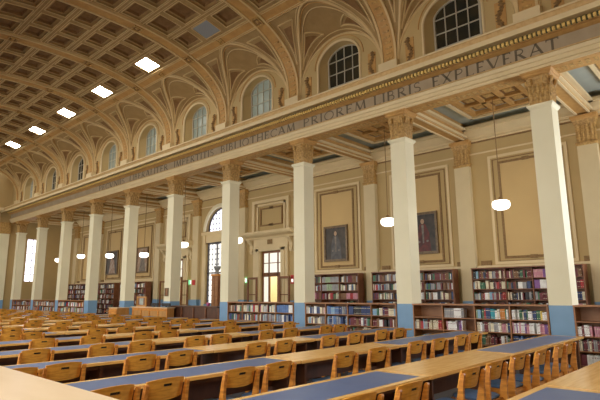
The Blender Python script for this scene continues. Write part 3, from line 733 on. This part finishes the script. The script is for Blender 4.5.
# ------------------------------------------------------------------ chairs and tables
def make_chair(label):
    t = thing('library_chair', label, 'chair', (0, 0, 0), 0, 'library chairs along the reading tables')
    m = MB(); xs = [-.21, -.16, -.10, -.05, .05, .10, .16, .21]; zs_ = [.645, .70, .775, .80, .855]
    def P(x, z, th):
        zz = z - (.02 * (x / .21) ** 2 if z > .84 else 0) + (.012 * (x / .21) ** 2 if z < .65 else 0)
        return (x, -.25 - .24 * (z - .6) + .05 * (x / .21) ** 2 + th, zz)
    for i in range(7):
        for j in range(4):
            a, b, c_, d = xs[i], xs[i + 1], zs_[j], zs_[j + 1]
            if i == 3 and j == 2:
                m.face([P(a, c_, .004), P(b, c_, .004), P(b, d, .004), P(a, d, .004)], 1); m.face([P(a, d, .006), P(b, d, .006), P(b, c_, .006), P(a, c_, .006)], 1); continue  # black faces close the grip slot, its shade put into the colour
            m.face([P(a, c_, -.01), P(b, c_, -.01), P(b, d, -.01), P(a, d, -.01)]); m.face([P(a, d, .01), P(b, d, .01), P(b, c_, .01), P(a, c_, .01)])
    def rim(pts):
        for (x0, z0), (x1, z1) in zip(pts, pts[1:] + pts[:1]): m.face([P(x1, z1, -.01), P(x0, z0, -.01), P(x0, z0, .01), P(x1, z1, .01)])
    rim([(x, .645) for x in xs] + [(.21, z) for z in zs_[1:]] + [(x, .855) for x in reversed(xs[:-1])] + [(-.21, z) for z in (.80, .775, .70)])
    rim([(-.05, .775), (-.05, .80), (.05, .80), (.05, .775)])
    m.build('backrest', ['oakpanel', 'black'], t)
    for s_ in (-1, 1):                                   # shaped rear posts running down to the floor
        m = MB(); rg = []
        for z, yc, wd in ((0, -.32, .022), (.15, -.29, .032), (.30, -.255, .046), (.42, -.235, .050), (.52, -.245, .042), (.62, -.258, .030), (.72, -.272, .024), (.80, -.292, .020), (.815, -.295, .010)):
            x0 = s_ * (.213 + .006 * (1 - z)); x1 = s_ * (.248 + .006 * (1 - z))
            rg.append([(x0, yc - wd, z), (x1, yc - wd, z), (x1, yc + wd, z), (x0, yc + wd, z)])
        m.loft(rg, 0, True, True); m.build('leg', 'oak', t)
        m = MB(); m.loft([[(s_ * .19 + u * q, .19 + v_ * q, z) for u, v_ in ((-1, -1), (1, -1), (1, 1), (-1, 1))] for z, q in ((0, .013), (.36, .021), (.41, .021))], 0, True, True); m.build('leg', 'oak', t)
    m = B((-.21, .21, -.235, -.21, .33, .41), (-.19, .19, .20, .225, .34, .41), (-.212, -.19, -.21, .2, .33, .41), (.19, .212, -.21, .2, .33, .41)); m.build('seat_frame', 'oak', t)
    m = MB(); m.loft([[(sx * (.21 - q), sy * (.215 - q) , z) for sx, sy in ((-1, -.8), (-.8, -1), (.8, -1), (1, -.8), (1, .8), (.8, 1), (-.8, 1), (-1, .8))] for q, z in ((0.01, .412), (0, .43), (.005, .448), (.03, .46))], 0, True, True)
    sf_ = m.build('seat', 'seat', t)
    m = B((-.215, .215, -.30, -.278, .17, .20), (-.205, -.187, -.28, .19, .20, .225), (.187, .205, -.28, .19, .20, .225)); m.build('stretcher', 'oak', t)
    return t
def make_table(x0, x1, lino, label):
    L2 = (x1 - x0) / 2; t = thing('reading_table', label, 'table', ((x0 + x1) / 2, 0, 0), 0, 'reading tables in rows across the hall')
    D = .35; m = MB()
    if lino:
        for q in ((-L2, L2, -D, -D + .075), (-L2, L2, D - .075, D), (-L2, -L2 + .11, -D + .075, D - .075), (L2 - .11, L2, -D + .075, D - .075)): m.box(*q, .725, .76)
        m.box(-L2 + .1, L2 - .1, -D + .07, D - .07, .725, .745)
        m.build('tabletop', 'tabletop', t)
        p = B((-L2 + .11, L2 - .11, -D + .075, D - .075, .745, .761)).build('inset', 'lino', t.children[0]); p['label'] = 'blue linoleum inlay'
    else:
        m.box(-L2, L2, -D, D, .725, .76); m.box(-L2 + .01, L2 - .01, -D + .01, D - .01, .715, .725); m.build('tabletop', 'tabletop', t)
    n = 2 if L2 > 1.5 else 2
    for s_ in (-1, 1):
        m = MB(); X = s_ * (L2 - .16)
        m.box(X - .02, X + .02, -.27, .27, .06, .70); m.box(X - .03, X + .03, -.30, .30, 0, .06); m.build('end_panel', 'darkwood', t)
    if L2 > 1.5:
        B((-.02, .02, -.27, .27, .06, .70), (-.03, .03, -.30, .30, 0, .06)).build('middle_panel', 'darkwood', t)
    B((-L2 + .14, L2 - .14, .02, .04, .42, .70)).build('modesty_panel', 'darkwood', t)
    B((-L2 + .14, L2 - .14, -.25, -.23, .665, .715), (-L2 + .14, L2 - .14, .23, .25, .665, .715)).build('apron', 'darkwood', t)
    return t
xseg = [(-10.82, -7.26, True), (-7.24, -4.82, False), (-4.80, -1.20, True)]
cx = {0: [-8.95, -8.15, -6.97, -6.3, -5.39, -4.75, -3.84, -3.23, -2.6, -1.95]}
base_x = [-10.03, -9.45, -8.57, -7.97, -6.68, -5.93, -4.72, -4.03, -3.12, -2.45]
cxs = {0: [-9.75, -8.87, -8.15, -6.97, -6.3, -5.39, -4.75, -3.84, -3.23], 1: [-10.05, -9.5, -8.57, -7.97, -6.69, -5.93, -4.72, -4.03, -3.12, -2.48],
 2: [-10.2, -9.69, -8.66, -8.06, -6.55, -5.97, -4.75, -3.98, -2.98, -2.3], 3: [-9.34, -8.3, -7.62, -6.47, -5.83, -4.63, -3.82, -2.6, -2.02],
 4: [-8.54, -7.6, -6.47, -5.83, -4.0, -2.83, -1.94]}
tp = {True: None, False: None}; chair0 = None
SIDE = {0: 'left hand', 1: 'middle', 2: 'right hand'}
for r in range(-1, 19):
    yc = 3.14 + 1.90 * r + (.14 if r == -1 else 0)
    bshift = .22 if r == -1 else 0
    rn = ORD[r + 1]
    for i, (a, b, lino) in enumerate(xseg):
        a += bshift; b += bshift
        # keep the tables that reach into the picture
        xs_in = [x for x in [a + (b - a) * q / 8 for q in range(9)] if -40 < proj(x, yc - .35, .76)[0] < 640 and proj(x, yc, .76)[1] < 415]
        if not xs_in: continue
        lab = ('long blue topped reading table, %s end, %s row from the camera' if lino else 'plain oak reading table, %s, %s row from the camera') % (SIDE[i], rn)
        key = (lino, round(b - a, 2))
        if tp.get(key) is None: tp[key] = o = make_table(a, b, lino, lab); o.location = ((a + b) / 2, yc, 0)
        else: dup(tp[key], ((a + b) / 2, yc, 0), 0, lab)
    rnd = random.Random(100 + r)
    L = cxs.get(r)
    if L is None: L = [x + rnd.uniform(-.16, .16) for x in base_x if rnd.random() > .04]
    if r == -1: L = []
    L = sorted(L, reverse=True); nn = 0
    for x in L:
        y = yc - .40
        p = proj(x, y - .27, .85); q = proj(x + .25, y - .27, .7)
        nn += 1
        if q[0] < 0 or p[0] > 620 or p[1] > 405: continue
        seg = 'right blue' if x > -4.81 else ('middle oak' if x > -7.25 else 'left blue')
        same = [u for u in L if (u > -4.81) == (x > -4.81) and (u > -7.25) == (x > -7.25)]
        pos = same.index(x)
        lab = 'oak chair, %s from right at the %s table, %s row from the camera' % (ORD[pos], seg, rn)
        jx, jr = rnd.uniform(-.02, .02), rnd.uniform(-.07, .07)
        loc = (x, y + rnd.uniform(-.03, .05), 0)
        if chair0 is None: chair0 = make_chair(lab); chair0.location = loc; chair0.rotation_euler = (0, 0, jr)
        else: dup(chair0, loc, jr, lab)

# big pale counter in the near left corner
t = thing('counter', 'pale polished wooden counter top filling the lower left corner', 'counter', (-11.5, 4, 0))
m = MB(); m.box(-.62, .56, -3.2, 3.4, 1.07, 1.11); m.build('worktop', 'counter', t)
m = MB(); m.box(-.5, .40, -3.1, 3.3, 0, 1.07); m.build('body', 'lightwood', t)

# ------------------------------------------------------------------ bookcases and books
BC = {'navy': (.035, .06, .17), 'blue': (.10, .19, .42), 'azure': (.25, .42, .58), 'red': (.42, .035, .04), 'maroon': (.17, .03, .04), 'green': (.05, .16, .09), 'lime': (.32, .45, .28),
      'cream': (.72, .66, .50), 'white': (.82, .82, .80), 'grey': (.32, .32, .34), 'black': (.03, .03, .035), 'brown': (.22, .11, .05), 'yellow': (.72, .55, .14), 'purple': (.22, .09, .30), 'pink': (.55, .25, .32), 'teal': (.03, .33, .42), 'orange': (.62, .25, .06)}
for n_, c_ in BC.items(): M['bk_' + n_] = mat('book ' + n_, c_, .5, tuple(min(1, v_ * 1.25 + .01) for v_ in c_), 9)
M['pages'] = mat('book pages', (.75, .70, .58), .8)
books = []     # (x_spine, y, z, thick, height, depth, colour, lean, place)
MIX = {'mix': ['navy', 'maroon', 'red', 'maroon', 'green', 'cream', 'white', 'grey', 'black', 'brown', 'brown', 'azure', 'cream', 'cream'],
       'colour': ['yellow', 'lime', 'white', 'azure', 'pink', 'red', 'cream', 'navy', 'orange', 'teal', 'white', 'green', 'cream'],
       'pale': ['white', 'cream', 'white', 'cream', 'grey', 'pink', 'maroon', 'navy', 'white'],
       'blue': ['navy', 'navy', 'blue', 'navy', 'grey', 'blue', 'azure', 'white'], 'navy': ['navy', 'navy', 'navy', 'black'],
       'purple': ['purple', 'purple', 'pink', 'purple'], 'lilac': ['pink', 'white', 'pink', 'purple', 'white'], 'redset': ['red', 'red', 'red', 'maroon'], 'rust': ['maroon', 'pink', 'red', 'brown', 'maroon', 'pink'],
       'teal': ['teal', 'teal', 'azure', 'green'], 'dark': ['navy', 'black', 'maroon', 'brown', 'grey', 'green', 'cream', 'maroon', 'brown', 'white'], 'greyset': ['grey', 'grey', 'grey', 'lime']}
def fill(xf, y0, y1, z, hmax, mix, place, rnd, setlike=False, lean=False):
    y = y1 - .01; run = None; n = 0          # from left (far) to right (near)
    hh = hmax * rnd.uniform(.74, .88)
    while True:
        if run is None or n <= 0:
            run = rnd.choice(MIX[mix]); n = rnd.choice([1, 1, 1, 2, 3]) if not setlike else 6
            th0 = rnd.uniform(.022, .05); h0 = hh * rnd.uniform(.80, 1.06) if not setlike else hh
        n -= 1
        th = th0 * rnd.uniform(.92, 1.08)
        if y - th < y0 + .01: break
        h = min(h0 * rnd.uniform(.98, 1.02), hmax - .02)
        books.append([xf + rnd.uniform(0, .02), y - th / 2, z, th * .96, h, .19, run, 0, place]); y -= th
        if not setlike and rnd.random() < .03: y -= rnd.uniform(.02, .06)
def bookcase(name, label, group, xf, depth, y0, y1, secs, zt, shelves, matn, backm):
    t = thing(name, label, 'bookcase', (xf + depth / 2, (y0 + y1) / 2, 0), 0, group)
    o = (xf + depth / 2, (y0 + y1) / 2, 0)
    B((xf - .03, xf + depth, y0, y1, zt - .035, zt)).build('top_board', matn, t, o)
    for a in (y0, y1 - .035): B((xf, xf + depth, a, a + .035, 0, zt - .035)).build('side_panel', matn, t, o)
    B((xf + depth - .02, xf + depth, y0 + .035, y1 - .035, .06, zt - .035)).build('back_panel', backm, t, o)
    for a in secs[1:-1]: B((xf + .004, xf + depth - .02, a - .015, a + .015, .06, zt - .035)).build('divider', matn, t, o)
    for z in shelves:
        for a, b in zip(secs[:-1], secs[1:]):
            B((xf + .006, xf + depth - .02, a + (.015 if a != secs[0] else .035), b - (.015 if b != secs[-1] else .035), z - .022, z)).build('shelf', matn, t, o)
    B((xf + .02, xf + .04, y0 + .035, y1 - .035, 0, .06)).build('plinth', matn, t, o)
    return t
LOWS = [.06, .365, .675, .985]
rnd = random.Random(5)
lowlab = {-1: 'low open bookcase at the right edge of the photo, top shelf empty', 0: 'low open bookcase between the two nearest columns with half empty left sections',
 1: 'low open bookcase full of dark blue and pale volumes beneath the dark robed portrait', 2: 'low open bookcase in front of the glazed doorway',
 6: 'low open bookcase with bright red and green books left of the wide blue column base', 7: 'low open bookcase second from the far end of the arcade', 8: 'low open bookcase at the far end of the arcade'}
XF = -.03
for k in (-1, 0, 1, 2, 6, 7, 8):
    y0, y1 = Yk(k) + .26, Yk(k + 1) - .26
    if k == -1: secs = [y0 + (y1 - y0) * i / 3 for i in range(4)]
    else: secs = [y0 + (y1 - y0) * i / 4 for i in range(5)]
    zt = 1.33
    bookcase('low_bookcase', lowlab[k], 'low bookcases between the columns', XF, .42, y0, y1, secs, zt, LOWS, 'case', 'caseback')
    ns = len(secs) - 1
    for si in range(ns):
        a, b = secs[si] + .02, secs[si + 1] - .02
        left_i = ns - 1 - si
        for zi, z in enumerate(LOWS):
            hm = .285
            xf = XF + .03
            place = '%s shelf, %s section, %s' % (['bottom', 'third', 'second', 'top'][zi], ['far left', 'second', 'third', 'fourth'][left_i] if ns == 4 else ['left', 'middle', 'right'][left_i],
                     {-1: 'right edge bookcase', 0: 'half empty bookcase', 1: 'navy filled bookcase', 2: 'doorway bookcase'}.get(k, 'distant bookcase'))
            if k == -1:
                if zi == 3: continue
                fill(xf, a, b, z, hm, 'pale' if zi == 2 else 'dark', place, rnd, zi == 0)
            elif k == 0:
                if left_i == 0:
                    if zi == 3: continue
                    if zi == 2: fill(xf, a, b, z + .0, .27, 'mix', place, rnd)
                    elif zi == 1: fill(xf, b - .55, b - .15, z, .2, 'teal', place, rnd)
                    else: fill(xf, a, b, z, hm, 'mix', place, rnd)
                elif left_i == 1:
                    if zi == 3: fill(xf, a + .25, b, z, hm, 'pale', place, rnd, True)
                    elif zi == 2: fill(xf, a + .30, b - .05, z, hm, 'lilac', place, rnd)
                    else: continue
                else: fill(xf, a, b, z, hm, {3: 'colour', 2: 'pale', 1: 'dark', 0: 'mix'}[zi] if left_i == 2 else {3: 'colour', 2: 'lilac', 1: 'blue', 0: 'mix'}[zi], place, rnd)
            elif k == 1:
                fill(xf, a, b, z, hm, {0: 'pale', 1: 'blue', 2: 'navy', 3: 'mix'}[left_i] if zi == 3 else {0: 'mix', 1: 'blue', 2: 'dark', 3: 'dark'}[left_i], place, rnd, left_i == 2 and zi == 3)
            elif k == 2:
                fill(xf, a, b, z, hm, 'blue' if left_i == 3 else 'mix', place, rnd, left_i == 3 and zi == 3)
            else:
                fill(xf, a, b, z, hm, 'colour' if k == 6 else 'mix', place, rnd)
# tall wall bookcases
walls = [(-1, 'tall wall bookcase at the right edge of the photo beyond the farthest right pilaster', -0.30, 3.15), (0, 'tall wall bookcase behind the nearest column with purple and bright red volumes', 3.85, 7.20), (1, 'tall wall bookcase below the painting of the red robed sitter', 7.85, 11.2),
 (2, 'tall wall bookcase below the dark robed portrait', 11.85, 14.75), (5, 'tall wall bookcase behind the blue based column near the light wood counter', 28.4 - 2.6, 0), (6, 'tall wall bookcase under the left hand distant picture', 27.85, 31.2), (7, 'tall wall bookcase second from the far end of the aisle', 31.85, 35.2), (8, 'tall wall bookcase at the far end of the aisle', 35.85, 39.2)]
WS = [.08, .40, .72, 1.04, 1.38, 1.72, 2.05]
XF2 = XW - .64
for k, lab, y0, y1 in walls:
    if k == 5: continue
    secs = [y0 + (y1 - y0) * i / 3 for i in range(4)]
    if k == 0: secs = [3.85, 4.68, 5.28, 6.10, 7.20]
    bookcase('wall_bookcase', lab, 'tall bookcases against the aisle wall', XF2, .38, y0, y1, secs, 2.40, WS, 'walnut', 'walnut')
    for si in range(len(secs) - 1):
        a, b = secs[si] + .02, secs[si + 1] - .02
        for zi, z in enumerate(WS):
            if zi < 3 and k < 5: continue
            li = len(secs) - 2 - si
            mix = 'dark' if rnd.random() < .5 else 'mix'; st = False
            if k == 0 and si == 1 and zi >= 5: mix, st = ('purple', True) if zi == 6 else ('lilac', True)
            if k == 0 and si == 0: mix, st = ('redset', True) if zi in (5,) else (('rust', False) if zi == 6 else ('pale', True))
            if k == 2 and li == 1 and zi >= 5: mix, st = 'greyset', True
            if k == 2 and zi == 4 and li != 1: mix, st = 'rust', True
            fill(XF2 + .03, a, b, z, .30, mix, '%s shelf, %s section, %s' % (['bottom', 'sixth', 'fifth', 'fourth', 'third', 'second', 'top'][zi], (['left', 'middle', 'right'] if len(secs) == 4 else ['left', 'middle', 'purple', 'red'])[li], {-1: 'right edge wall bookcase', 0: 'purple volumes wall bookcase', 1: 'red sitter bookcase', 2: 'dark portrait bookcase'}.get(k, 'distant wall bookcase')), rnd, st)
# rank by size in the picture
def score(b):
    x, y, z, th, h = b[:5]; p = proj(x, y, z + h / 2)
    if not (-3 < p[0] < 603 and 0 < p[1] < 380): return -1
    if x > 2 and (z < 1.3): return -1
    if x < 1 and z < .35 and y > 3: return -1
    if x > 2:        # hidden behind a column of the arcade
        tt = (W / 2 - CAM.x) / (x - CAM.x); yy = CAM.y + (y - CAM.y) * tt; fr = ((yy - Yk(0)) / S) % 1
        if fr < .08 or fr > .92: return -1
    d = (Vector((x, y, z)) - CAM).length
    return th * h / d ** 2 * (abs(x - CAM.x) / d)
order = sorted(range(len(books)), key=lambda i: -score(books[i]))
top = set(i for i in order[:300] if score(books[i]) > 0)
protos = {}
def book_mesh(c_):
    if c_ in protos: return protos[c_]
    m = MB()       # unit book: spine at x=0, thickness in y, height z, depth in x
    m.loft([[(.05, -.5, z), (0, -.3, z), (0, .3, z), (.05, .5, z), (1, .5, z), (1, .42, z), (.12, .42, z), (.12, -.42, z), (1, -.42, z), (1, -.5, z)] for z in (0, 1)], 0, True, True)
    m.box(.1, .97, -.42, .42, .02, .975, 1)
    m.box(-.004, .0, -.3, .3, .74, .80, 2); m.box(-.004, .0, -.3, .3, .14, .18, 2)
    me_o = m.build('book', ['bk_' + c_, 'pages', 'bk_' + ('cream' if c_ not in ('cream', 'white', 'yellow') else 'maroon')]); me = me_o.data
    bpy.data.objects.remove(me_o); protos[c_] = me; return me
sizes = lambda h: 'tall' if h > .245 else ('short' if h < .215 else 'medium')
labs = {}
stuff = MB(); smats = ['bk_' + n_ for n_ in BC]
for i, b in enumerate(books):
    x, y, z, th, h, dp, c_, ln, place = b
    if i in top:
        nb = [books[j][6] for j in (i - 1, i + 1) if 0 <= j < len(books) and books[j][8] == place]
        w_ = 'thick' if th > .038 else 'slim'
        lab = '%s %s book by %s, %s' % (sizes(h) + ('' if w_ == 'slim' else ' thick'), c_, ' and '.join(nb) if len(nb) > 1 else (nb[0] if nb else 'itself'), place)
        if lab in labs:
            pos = sum(1 for j in range(i) if books[j][8] == place)
            if pos < len(ORD): lab = '%s %s book, %s from left, %s' % (sizes(h), c_, ORD[pos], place)
        labs[lab] = 1
        o = bpy.data.objects.new('book', book_mesh(c_)); col.objects.link(o); o.location = (x, y, z); o.scale = (dp, th, h)
        tag(o, lab, 'book', 'books on the ' + place)
    else:
        stuff.box(x, x + dp, y - th / 2, y + th / 2, z, z + h, list(BC).index(c_))
o = stuff.build('books', smats); tag(o, 'rows of smaller books filling the remaining shelves of all bookcases', 'books', None, 'stuff')

# ------------------------------------------------------------------ paintings
def painting(cy, hw, z0, z1, kind, label):
    x = XW - .07; t = thing('painting', label, 'painting', (x, cy, (z0 + z1) / 2), 0, None); o = (x, cy, (z0 + z1) / 2); fw = .09
    m = MB()
    for q in ((cy - hw, cy + hw, z0, z0 + fw), (cy - hw, cy + hw, z1 - fw, z1), (cy - hw, cy - hw + fw, z0 + fw, z1 - fw), (cy + hw - fw, cy + hw, z0 + fw, z1 - fw)):
        m.box(x - .06, x + .01, *q)
    m.build('frame', 'frame', t, o)
    m = MB(); m.box(x - .02, x, cy - hw + fw, cy + hw - fw, z0 + fw, z1 - fw, 0)
    zc = (z0 + z1) / 2; H = z1 - z0; xx = x - .022
    def ell(y, z, ry, rz_, mi): m.face([(xx - .001 * mi, y + ry * math.cos(2 * PI * i / 14), z + rz_ * math.sin(2 * PI * i / 14)) for i in range(14)], mi)
    if kind < 2:
        m.face([(xx, cy + .28, z0 + fw), (xx, cy + .24, zc - .05), (xx, cy + .13, zc + .22 * H), (xx, cy - .10, zc + .22 * H), (xx, cy - .25, zc), (xx, cy - .30, z0 + fw)], 1)
        m.face([(xx - .001, cy + .03, z0 + .4), (xx - .001, cy + .06, zc + .2 * H), (xx - .001, cy - .04, zc + .2 * H), (xx - .001, cy - .03, z0 + .4)], 3)
        ell(cy + .01, zc + .28 * H, .075, .10, 2); ell(cy + .17, z0 + .45, .05, .04, 3); ell(cy - .17, z0 + .47, .05, .04, 3)
    else:
        m.face([(xx, cy + hw * .5, z0 + fw), (xx, cy + hw * .2, zc + .2 * H), (xx, cy - hw * .35, zc + .1 * H), (xx, cy - hw * .6, z0 + fw)], 3)
        ell(cy, zc + .25 * H, .16, .16, 3)
    m.build('canvas', [['canvas', 'robe', 'flesh', 'pale'], ['canvas', 'robered', 'flesh', 'pale'], ['canvas', 'robe', 'flesh', 'landscape'], ['landscape', 'robe', 'flesh', 'pale']][kind], t, o)
painting(13.38, .64, 2.95, 4.47, 0, 'dark portrait of a standing robed figure in dark frame, fully visible between columns')
painting(9.20, .60, 3.02, 4.57, 1, 'dark portrait of a sitter in a red robe, partly hidden by the second column')
painting(29.4, .70, 2.98, 4.62, 3, 'distant picture with pale figures in a brown frame, nearer of the two distant ones')
painting(33.5, .85, 2.98, 4.64, 2, 'distant tall dark picture with a pale central shape, farther of the two distant ones')

# ------------------------------------------------------------------ issue counter and its surroundings
t = thing('issue_counter', 'dark panelled wooden counter between two columns left of the low bookcases', 'counter', (.2, 17.5, 0))
o = (.2, 17.5, 0)
m = MB(); m.box(.02, .5, 15.78, 19.2, 0, 1.10)
m.build('body', 'darkwood', t, o)
for i in range(5):
    y = 15.78 + i * .84; B((-.02, .02, y - .0, y + .06, 0, 1.08)).build('stile', 'walnut', t, o)
B((-.1, .6, 15.78, 19.2, 1.10, 1.14)).build('worktop', 'darkwood', t, o)
t = thing('reception_desk', 'light panelled wood counter projecting into the reading room by the notice column', 'counter', (-.3, 20.1, 0)); o = (-.3, 20.1, 0)
d0, d1 = 18.68, 21.6
m = MB(); m.box(-.45, -.14, d0, d1, 0, 1.04); m.build('body', 'lightwood', t, o)
for i in range(5):
    y = d0 + .04 + i * (d1 - d0 - .08) / 4; B((-.48, -.45, y - .04, y + .04, .12, .92)).build('stile', 'oak', t, o)
B((-.48, -.45, d0, d1, .92, 1.04), (-.48, -.45, d0, d1, .0, .12)).build('rail', 'oak', t, o)
B((-.54, -.12, d0 - .06, d1 + .06, 1.04, 1.08)).build('worktop', 'counter', t, o)
t = thing('cupboard', 'small light wood cupboard standing left of the light panelled counter', 'cupboard', (-.6, 22.6, 0))
B((-.3, .3, -.40, .40, 0, 1.0)).build('body', 'lightwood', t); B((-.32, .32, -.42, .42, 1.0, 1.03)).build('top', 'counter', t); dd = B((-.33, -.3, -.36, .36, .1, .95)).build('door', 'oak', t); B((-.35, -.33, -.3, -.26, .5, .6)).build('handle', 'metalgrey', dd)
t = thing('display_board', 'wood framed display board with a printed sheet standing on the light counter', 'board', (-.3, 21.1, 1.08))
m = MB()
for q in ((-.40, .40, 0, .06), (-.40, .40, .39, .45), (-.40, -.34, .06, .39), (.34, .40, .06, .39)): m.box(-.03, .03, *q)
m.build('frame', 'lightwood', t); B((-.01, .015, -.34, .34, .06, .39)).build('panel', 'caseback', t); B((-.016, -.01, -.17, .17, .08, .37)).build('sheet', 'paper', t)
for i, y in enumerate((19.05, 20.0)):
    t = thing('computer_monitor', ['black low computer monitor on the light counter, nearer the dark counter', 'black low computer monitor on the light counter, beside the display board'][i], 'monitor', (-.30, y, 1.08), 0, 'monitors on the light counter')
    B((-.12, .12, -.12, .12, 0, .015), (-.02, .02, -.03, .03, .015, .06)).build('stand', 'black', t); B((-.02, .02, -.3, .3, .04, .17)).build('screen', 'black', t)
t = thing('notice', 'small dark framed notice fixed on the column behind the light counter', 'notice', (-.0, Yk(4) + .02, 1.72))
m = MB()
for q in ((-.14, .14, -.18, -.14), (-.14, .14, .14, .18), (-.14, -.10, -.14, .14), (.10, .14, -.14, .14)): m.box(-.035, -.005, *q)
m.build('frame', 'frame', t); B((-.015, -.006, -.10, .10, -.14, .14)).build('sheet', 'caseback', t)
t = thing('tall_cabinet', 'tall brown wooden cabinet beside the column in front of the leaded window', 'cabinet', (2.5, 19.2, 0))
B((-.12, .12, -.25, .25, .1, 2.45)).build('body', 'barwood', t); B((-.15, .15, -.28, .28, 2.45, 2.55)).build('cornice', 'oak', t); B((-.14, .14, -.27, .27, 0, .1)).build('plinth', 'darkwood', t)
for s_ in (-1, 1): B((-.14, -.12, s_ * .125 - .11, s_ * .125 + .11, .15, 2.4)).build('door', 'case', t)
m = MB(); m.lathe([(.08, 0), (.10, .02), (.05, .08), (.12, .2), (.17, .30), (.20, .36), (.18, .37)], (0, 0, 0), 16)
o = m.build('urn', 'metalgrey', None, (2.5, 19.2, 2.55), True); 
for v_ in o.data.vertices: v_.co += Vector((2.5, 19.2, 2.55))
tag(o, 'grey metal urn on top of the tall brown cabinet', 'urn')
for i, (y, k_) in enumerate(((19.35, 3.5), (27.6 - .1, 5.5))):
    t = thing('exit_sign', ['glowing green and white exit sign left of the nearer glazed doorway', 'glowing green and white exit sign by the farther doorway'][i], 'sign', (XW - .06, y if i == 0 else 23.9, 2.28), 0, 'exit signs')
    B((-.06, .06, -.22, .22, -.12, .12)).build('housing', 'green', t); B((-.066, -.06, -.22 if i == 0 else -.1, .05, -.09, .09)).build('lit_panel', 'signwhite', t)
t = thing('fire_sign', 'small red fire equipment sign on the wall right of the nearer doorway', 'sign', (XW - .02, 16.02, 2.25)); B((-.02, .0, -.12, .12, -.2, .2)).build('plate', 'red', t); B((-.024, -.02, -.05, .05, -.12, .02)).build('symbol', 'signwhite', t)
o = B((-.02, .0, -.14, .14, -.14, .14)).build('red_sign', 'red', None); o.location = (XW - .21, Yk(5) - .0, 2.25); tag(o, 'small faded red sign on the pilaster between arched window and farther doorway', 'sign')
m = MB(); m.lathe([(.05, 0), (.06, .01), (.07, .08), (.08, .14), (.07, .14)], (0, 0, 0), 12); o = m.build('pot', 'pink', None, smooth=True); o.location = (.3, 16.9, 1.14); tag(o, 'small pink pot standing on the dark panelled counter', 'pot')
# a dark work table in the open bay behind the counters
t = thing('work_table', 'dark wooden side table in the open bay between the blue based columns', 'table', (.9, 25.4, 0))
B((-.35, .35, -1.1, 1.1, .72, .76)).build('tabletop', 'case', t)
for sx in (-.3, .3):
    for sy in (-1.0, 1.0): B((sx - .03, sx + .03, sy - .03, sy + .03, 0, .72)).build('leg', 'darkwood', t)

# ------------------------------------------------------------------ light
wd = bpy.data.worlds.new('world'); bpy.context.scene.world = wd; wd.use_nodes = True
bg = wd.node_tree.nodes['Background']; bg.inputs[0].default_value = (.98, .95, .88, 1); bg.inputs[1].default_value = .96
for i, k in enumerate((.5, 2.5, 4.5, 6.5, 8.5)):
    ld = bpy.data.lights.new('aisle lamp glow', 'POINT'); ld.energy = 9; ld.color = (1, .86, .62); ld.shadow_soft_size = .3
    lo = bpy.data.objects.new('lamp_glow', ld); col.objects.link(lo); lo.location = (2.2, Yk(k) + .6, 4.0)
sc = bpy.context.scene
sc.view_settings.view_transform = 'Standard'; sc.view_settings.look = 'None'; sc.view_settings.exposure = 1.62; sc.view_settings.gamma = 1; sc.view_settings.use_curve_mapping = False
